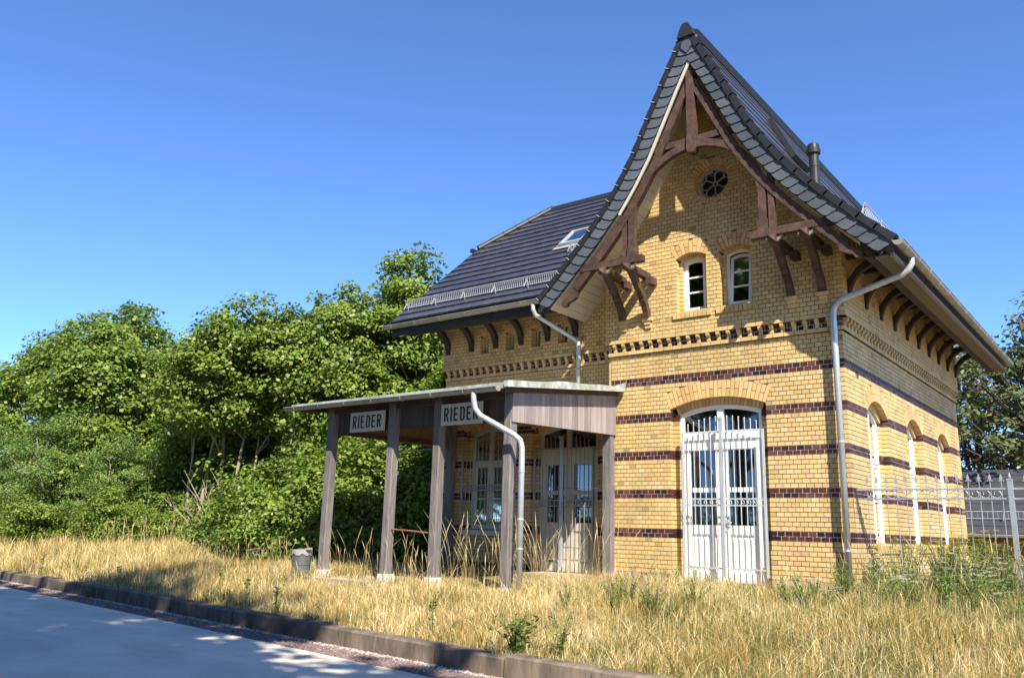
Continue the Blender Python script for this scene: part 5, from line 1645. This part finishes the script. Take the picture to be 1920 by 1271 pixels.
def ymax(x):
    return np.where(x < -4.8, np.minimum(4.5, -0.8 + (-4.8 - x) * 0.20), np.where(x > 4.5, 5.0, 0.5))
for (x0, x1, ya, yb, dens, wmul) in ((1.5, 8.2, -6.9, -2.5, 2100, 1.0), (-4, 1.5, -6.6, -2.5, 1500, 1.2), (0.0, 8.8, -2.5, 0.3, 1500, 1.1), (4.5, 9.5, 0.3, 5, 450, 1.6),
                                     (-5, 0.3, -2.6, 0, 250, 1.2), (-10, -4, -6.2, -0.5, 900, 1.6), (-18, -10, -6.2, 2.2, 420, 2.4), (-36, -18, -6.2, 5, 150, 4.2)):
    n = int((x1 - x0) * (yb - ya) * dens)
    x = rng.uniform(x0, x1, n); y = rng.uniform(ya, yb, n)
    ok = (rng.random(n) < np.clip(0.30 + 1.15 * vnoise(x * 2.3 + 5, y * 2.3), 0, 1)) & (y > ykv(x) + 0.12 + 0.12 * rng.random(n)) & (y < ymax(x)) & ~in_bld(x, y)
    x, y = x[ok], y[ok]
    n = len(x)
    v = vnoise(x, y)
    edge = np.clip((y - ykv(x) - 0.2) / 0.6, 0, 1)
    lying = rng.random(n) < 0.5
    h = np.where(lying, 0.16 + 0.22 * rng.random(n), 0.10 + 0.22 * rng.random(n) ** 1.5)
    h = h * (0.5 + 0.5 * edge) * (0.7 + 0.6 * v)
    h = np.where(x < -9, h * 1.8, h)
    bare = (y > -4.0) & (y < -2.8) & (x > -4.2) & (x < 0.4)
    h = np.where(bare, h * 0.45, h)
    near_wall = (y > -0.9) & (x > 0.1) & (x < 4.3)
    h = np.where(near_wall, h * 0.6, h)
    gr = np.clip((v - 0.62) * 3.0, 0, 1) + np.where(x > 3.2, 0.5, 0) + np.where((x > 4.4) & (y > -3.4), 0.4, 0) + np.where(edge < 0.5, 0.25, 0)
    green = rng.random(n) < (0.13 + 0.45 * np.clip(gr, 0, 1))
    patch = 0.10 * np.sin(2.1 * x + 1.3) * np.sin(1.9 * y) + 0.07 * np.sin(5.3 * x - 4.1 * y)
    tone = np.where(green, rng.uniform(0.05, 0.42, n), np.clip(rng.normal(0.70, 0.19, n) + patch * 1.4, 0.40, 1))
    bend = np.where(lying, rng.uniform(0.75, 0.97, n), rng.uniform(0.05, 0.6, n))
    parts_.append(blades(x, y, h, rng.uniform(0.003, 0.006, n) * wmul, bend, tone))
# fallen straws
n = 2600
x = rng.uniform(-6, 8, n); y = rng.uniform(-6.8, -0.3, n)
ok = (y > ykv(x) + 0.15) & ~in_bld(x, y); x, y = x[ok], y[ok]; n = len(x)
parts_.append(blades(x, y, rng.uniform(0.25, 0.7, n), rng.uniform(0.004, 0.007, n), rng.uniform(0.80, 0.97, n), rng.uniform(0.85, 1.0, n)))
n = 17000     # low green herbs among the straw
x = rng.uniform(-8, 8, n); y = rng.uniform(-6.8, 0.0, n)
ok = (y > ykv(x) + 0.2) & ~in_bld(x, y) & ((vnoise(x * 1.7 + 3, y * 1.7) > 0.58) | (rng.random(n) < np.where(x > 3.5, 0.35, 0.06))); x, y = x[ok], y[ok]; n = len(x)
parts_.append(blades(x, y, rng.uniform(0.10, 0.26, n), rng.uniform(0.008, 0.016, n), rng.uniform(0.3, 0.8, n), rng.uniform(0.08, 0.34, n)))
co, tr, tn = merge(parts_)
o = bpy.data.objects.new('dry_grass', fast_mesh('dry_grass', co, tr, tn, 'grass'))
link(o); props(o, 'sun dried straw coloured grass covering the bank above the kerb', 'grass', None, 'stuff')
# tall seeding stalks
def stalks(x, y, h):
    n = len(x); z = gzv(x, y); la = rng.uniform(0, 2 * PI, n); bend = rng.uniform(0.05, 0.45, n)
    P = []; T = []; O = []
    for i in range(n):
        d = np.array([math.cos(la[i]), math.sin(la[i]), 0]); s = np.array([-d[1], d[0], 0])
        base = np.array([x[i], y[i], z[i] - 0.03]); k = 6; w = 0.0028
        b0 = len(P)
        for j in range(k + 1):
            f = j / k
            c = base + d * bend[i] * h[i] * f ** 2.2 + np.array([0, 0, 1]) * h[i] * (f - 0.16 * bend[i] * f ** 3)
            ww = w * (1 - 0.5 * f) if f < 0.8 else (0.0065 if f < 0.99 else 0.002)
            P += [c - s * ww, c + s * ww, c + d * ww]
        for j in range(k):
            a = b0 + 3 * j
            for (u, v_) in ((0, 1), (1, 2), (2, 0)):
                T += [(a + u, a + v_, a + 3 + v_), (a + u, a + 3 + v_, a + 3 + u)]
                O += [0.72 + 0.2 * (j / k)] * 2
    return np.array(P), np.array(T), np.array(O)
sx_, sy_, sh_ = [], [], []
for (n, x0, x1, ya, yb, h0, h1) in ((50, -1.6, 0.2, -3.3, -2.2, 0.7, 1.35), (34, -4.4, -1.4, -3.3, -2.0, 0.5, 1.1), (26, -0.2, 0.9, -2.6, -0.9, 0.6, 1.3), (20, -2.2, -0.4, -1.6, -0.2, 0.6, 1.1),
                                (260, -19, -9, -1.5, 1.6, 0.6, 1.2), (160, -4.0, 7.5, -5.6, -0.8, 0.35, 0.7), (60, 4.2, 7.4, -1.2, 0.6, 0.5, 0.95), (120, -9, -4.7, -4.5, -1.2, 0.4, 0.8)):
    sx_.append(rng.uniform(x0, x1, n)); sy_.append(rng.uniform(ya, yb, n)); sh_.append(rng.uniform(h0, h1, n))
P, T, O = stalks(np.concatenate(sx_), np.concatenate(sy_), np.concatenate(sh_))
o = bpy.data.objects.new('tall_grass', fast_mesh('tall_grass', P, T, O, 'grass'))
link(o); props(o, 'tall bent straw stalks with seed heads in front of the canopy', 'grass', None, 'stuff')

# ---- wild plants
M['weed'] = mat('weed_green', (0.10, 0.15, 0.035), 0.6, attr='tone', trans=0.25, spec=0.3, ramp=[(0, (0.075, 0.125, 0.025)), (0.6, (0.17, 0.235, 0.055)), (1, (0.30, 0.33, 0.10))])
M['wflower'] = mat('white_umbel', (0.72, 0.70, 0.60), 0.8, trans=0.2)
M['yflower'] = mat('yellow_petal', (0.75, 0.58, 0.03), 0.7, trans=0.2)
M['pflower'] = mat('purple_petal', (0.33, 0.16, 0.42), 0.7, trans=0.2)
def weed_proto(seed, nst, hgt, spread, nleaf, L, fl, fsize, wr=0.3):
    global rng
    keep = rng; rng = np.random.default_rng(seed); rs = random.Random(seed)
    sb = MB(); fb = MB(); cs = []; ns = []; fp = 0
    for i in range(nst):
        a = rs.uniform(0, 2 * PI); r = rs.uniform(0.2, 1) * spread; h = hgt * rs.uniform(0.6, 1)
        tip = Vector((math.cos(a) * r, math.sin(a) * r, h))
        mid = Vector((tip.x * 0.35, tip.y * 0.35, h * 0.55))
        sb.cur = rs.uniform(0.3, 0.9)
        sb.tube([(0.02 * math.cos(a), 0.02 * math.sin(a), -0.03), mid, tip], [0.005, 0.004, 0.002], 4, cap=False)
        for q in range(nleaf):
            f = rs.uniform(0.08, 0.93)
            p = (Vector((0, 0, 0)).lerp(mid, f / 0.55) if f < 0.55 else mid.lerp(tip, (f - 0.55) / 0.45))
            an = rs.uniform(0, 2 * PI)
            cs.append(p + Vector((math.cos(an), math.sin(an), 0.1)) * L * 0.45); ns.append((-math.cos(an) * 0.5, -math.sin(an) * 0.5, 0.9))
        if fl:
            for _ in range(rs.choice((1, 1, 2))):
                c = tip + Vector((rs.uniform(-.03, .03), rs.uniform(-.03, .03), rs.uniform(-0.02, 0.02)))
                for _k in range(14):
                    an = rs.uniform(0, 2 * PI); rr = fsize * math.sqrt(rs.random()); e = fsize * 0.22
                    q = c + Vector((rr * math.cos(an), rr * math.sin(an), rs.uniform(-0.004, 0.006) - rr * 0.1))
                    fb.add([q + Vector((-e, -e * .4, 0)), q + Vector((e * .4, -e, e * .3)), q + Vector((e, e * .4, 0)), q + Vector((-e * .4, e, e * .3))], [(0, 1, 2, 3)])
    c = np.array([tuple(v) for v in cs]); n = unitv(np.array(ns) + rng.normal(size=(len(ns), 3)) * 0.35)
    co, tri, tn = leaf_geo(c, n, L * rng.uniform(0.5, 1.3, len(c)), wr, np.clip(rng.normal(0.5, 0.22, len(c)), 0, 1))
    rng = keep
    return sb.mesh('stem', 'weed'), fast_mesh('leaves', co, tri, tn, 'weed'), (fb.mesh('flower', fl) if fl else None)
WP = {'white': weed_proto(31, 8, 0.66, 0.24, 8, 0.07, 'wflower', 0.06), 'white2': weed_proto(32, 6, 0.5, 0.18, 9, 0.06, 'wflower', 0.05),
      'yellow': weed_proto(33, 12, 0.8, 0.28, 14, 0.06, 'yflower', 0.03), 'purple': weed_proto(34, 12, 0.46, 0.26, 10, 0.06, 'pflower', 0.028),
      'tall': weed_proto(35, 2, 0.95, 0.05, 90, 0.10, None, 0, 0.2), 'leafy': weed_proto(36, 10, 0.40, 0.24, 11, 0.055, None, 0, 0.32),
      'sap': weed_proto(38, 3, 0.55, 0.10, 14, 0.06, None, 0, 0.5),
      'dark': weed_proto(37, 18, 0.36, 0.30, 24, 0.06, 'pflower', 0.014, 0.4)}
def weed(kind, name, x, y, s, rz, label, group=None, cat='plant'):
    z = gz(x, y); o = empty(name, (x, y, z), label, cat, group)
    mw = Matrix.Translation((x, y, z)) @ Matrix.Rotation(rz, 4, 'Z') @ Matrix.Scale(s, 4)
    for nm, me in zip(('stem', 'leaves', 'flower'), WP[kind]):
        if me:
            q_ = link(bpy.data.objects.new(nm, me), o, mw)
            if nm != 'stem': q_['kind'] = 'stuff'
weed('tall', 'horseweed', 4.98, -1.15, 1.0, 0.3, 'tall upright green weed with narrow leaves right of the corner downpipe')
weed('dark', 'thistle', 2.65, -6.33, 1.25, 0.4, 'dark leafy clump at the kerb with a large pale leaf')
weed('purple', 'knapweed', 3.15, -6.25, 1.1, 1.4, 'purple flowered clump on the kerb right of the dark leafy clump')
weed('leafy', 'burdock', -8.6, -5.36, 0.9, 1.0, 'single bright green plant growing at the foot of the kerb')
for i in range(9):
    weed('purple', 'knapweed', random.uniform(2.0, 3.9), random.uniform(-4.9, -3.2), random.uniform(0.8, 1.1), i, 'small purple flowered weed in the dry grass before the door', 'purple flowers before the door')
for i in range(26):
    weed(random.choice(('white', 'white2')), 'wild_carrot', random.uniform(4.4, 7.1), random.uniform(-3.0, 0.0), random.uniform(0.7, 1.05), i * 1.1, 'white umbel flower in the weeds right of the corner downpipe', 'white flowers by the railing')
for i in range(22):
    weed('yellow', 'ragwort', random.uniform(4.9, 7.2), random.uniform(-1.2, 1.0), random.uniform(0.85, 1.3), i * 0.7, 'yellow flowered weed growing along the railing', 'yellow flowers by the railing')
for i in range(10):
    weed(random.choice(('leafy', 'white2')), 'door_weed', random.uniform(0.7, 4.0), random.uniform(-0.75, -0.22), random.uniform(0.6, 0.95), i, 'green weed at the stone base below the white door', 'weeds along the stone base')
for i in range(40):
    weed('leafy', 'green_weed', random.uniform(4.3, 7.3), random.uniform(-3.8, 1.0), random.uniform(0.8, 1.5), i, 'low green weed in the grass near the railing', 'low weeds on the right')
for i in range(14):
    weed(random.choice(('leafy', 'white2', 'yellow')), 'green_weed', random.uniform(-9, -5), random.uniform(-2.8, -1.4), random.uniform(0.8, 1.2), i, 'low green weed at the foot of the bushes near the bin', 'low weeds by the bushes')
for i, (x, y, l_) in enumerate(((-8.4, -4.9, 'thin green shoot in the dry grass at the far left of the bank'), (-5.4, -4.6, 'thin green shoot in the dry grass left of the litter bin'), (-12.5, -4.6, 'small green shoot at the kerb near the left picture edge'),
                            (0.8, -5.7, 'thin green shoot at the kerb below the front canopy post'), (-2.2, -5.8, 'thin green shoot at the kerb in the shade patch'), (-3.6, -5.3, 'thin green shoot in the dry grass below the leftmost post'))):
    weed('sap', 'sapling', x, y, 1.1, i, l_)

# dead branches leaning under the bare stems
db = MB(); rs = random.Random(5)
bx0, by0 = -13.1, 0.2
zb0 = gz(bx0, by0)
for i in range(9):
    a = Vector((bx0 + rs.uniform(-0.3, 0.5), by0 + rs.uniform(-0.2, 0.3), zb0 - 0.05)); e = a + Vector((rs.uniform(-2.2, -0.6), rs.uniform(-0.5, 0.3), rs.uniform(1.2, 2.4)))
    m_ = a.lerp(e, 0.5) + Vector((0, 0, 0.15))
    db.tube([a, m_, e], [0.022, 0.015, 0.005], 5)
    for k in range(4):
        q = m_.lerp(e, rs.uniform(0, 0.9)); db.tube([q, q + Vector((rs.uniform(-0.5, 0.2), rs.uniform(-0.3, 0.3), rs.uniform(0.1, 0.5)))], [0.008, 0.003], 4)
db.build('dead_branches', 'bark', None, label='bare dead branches leaning at the foot of the pale stems', cat='branch')
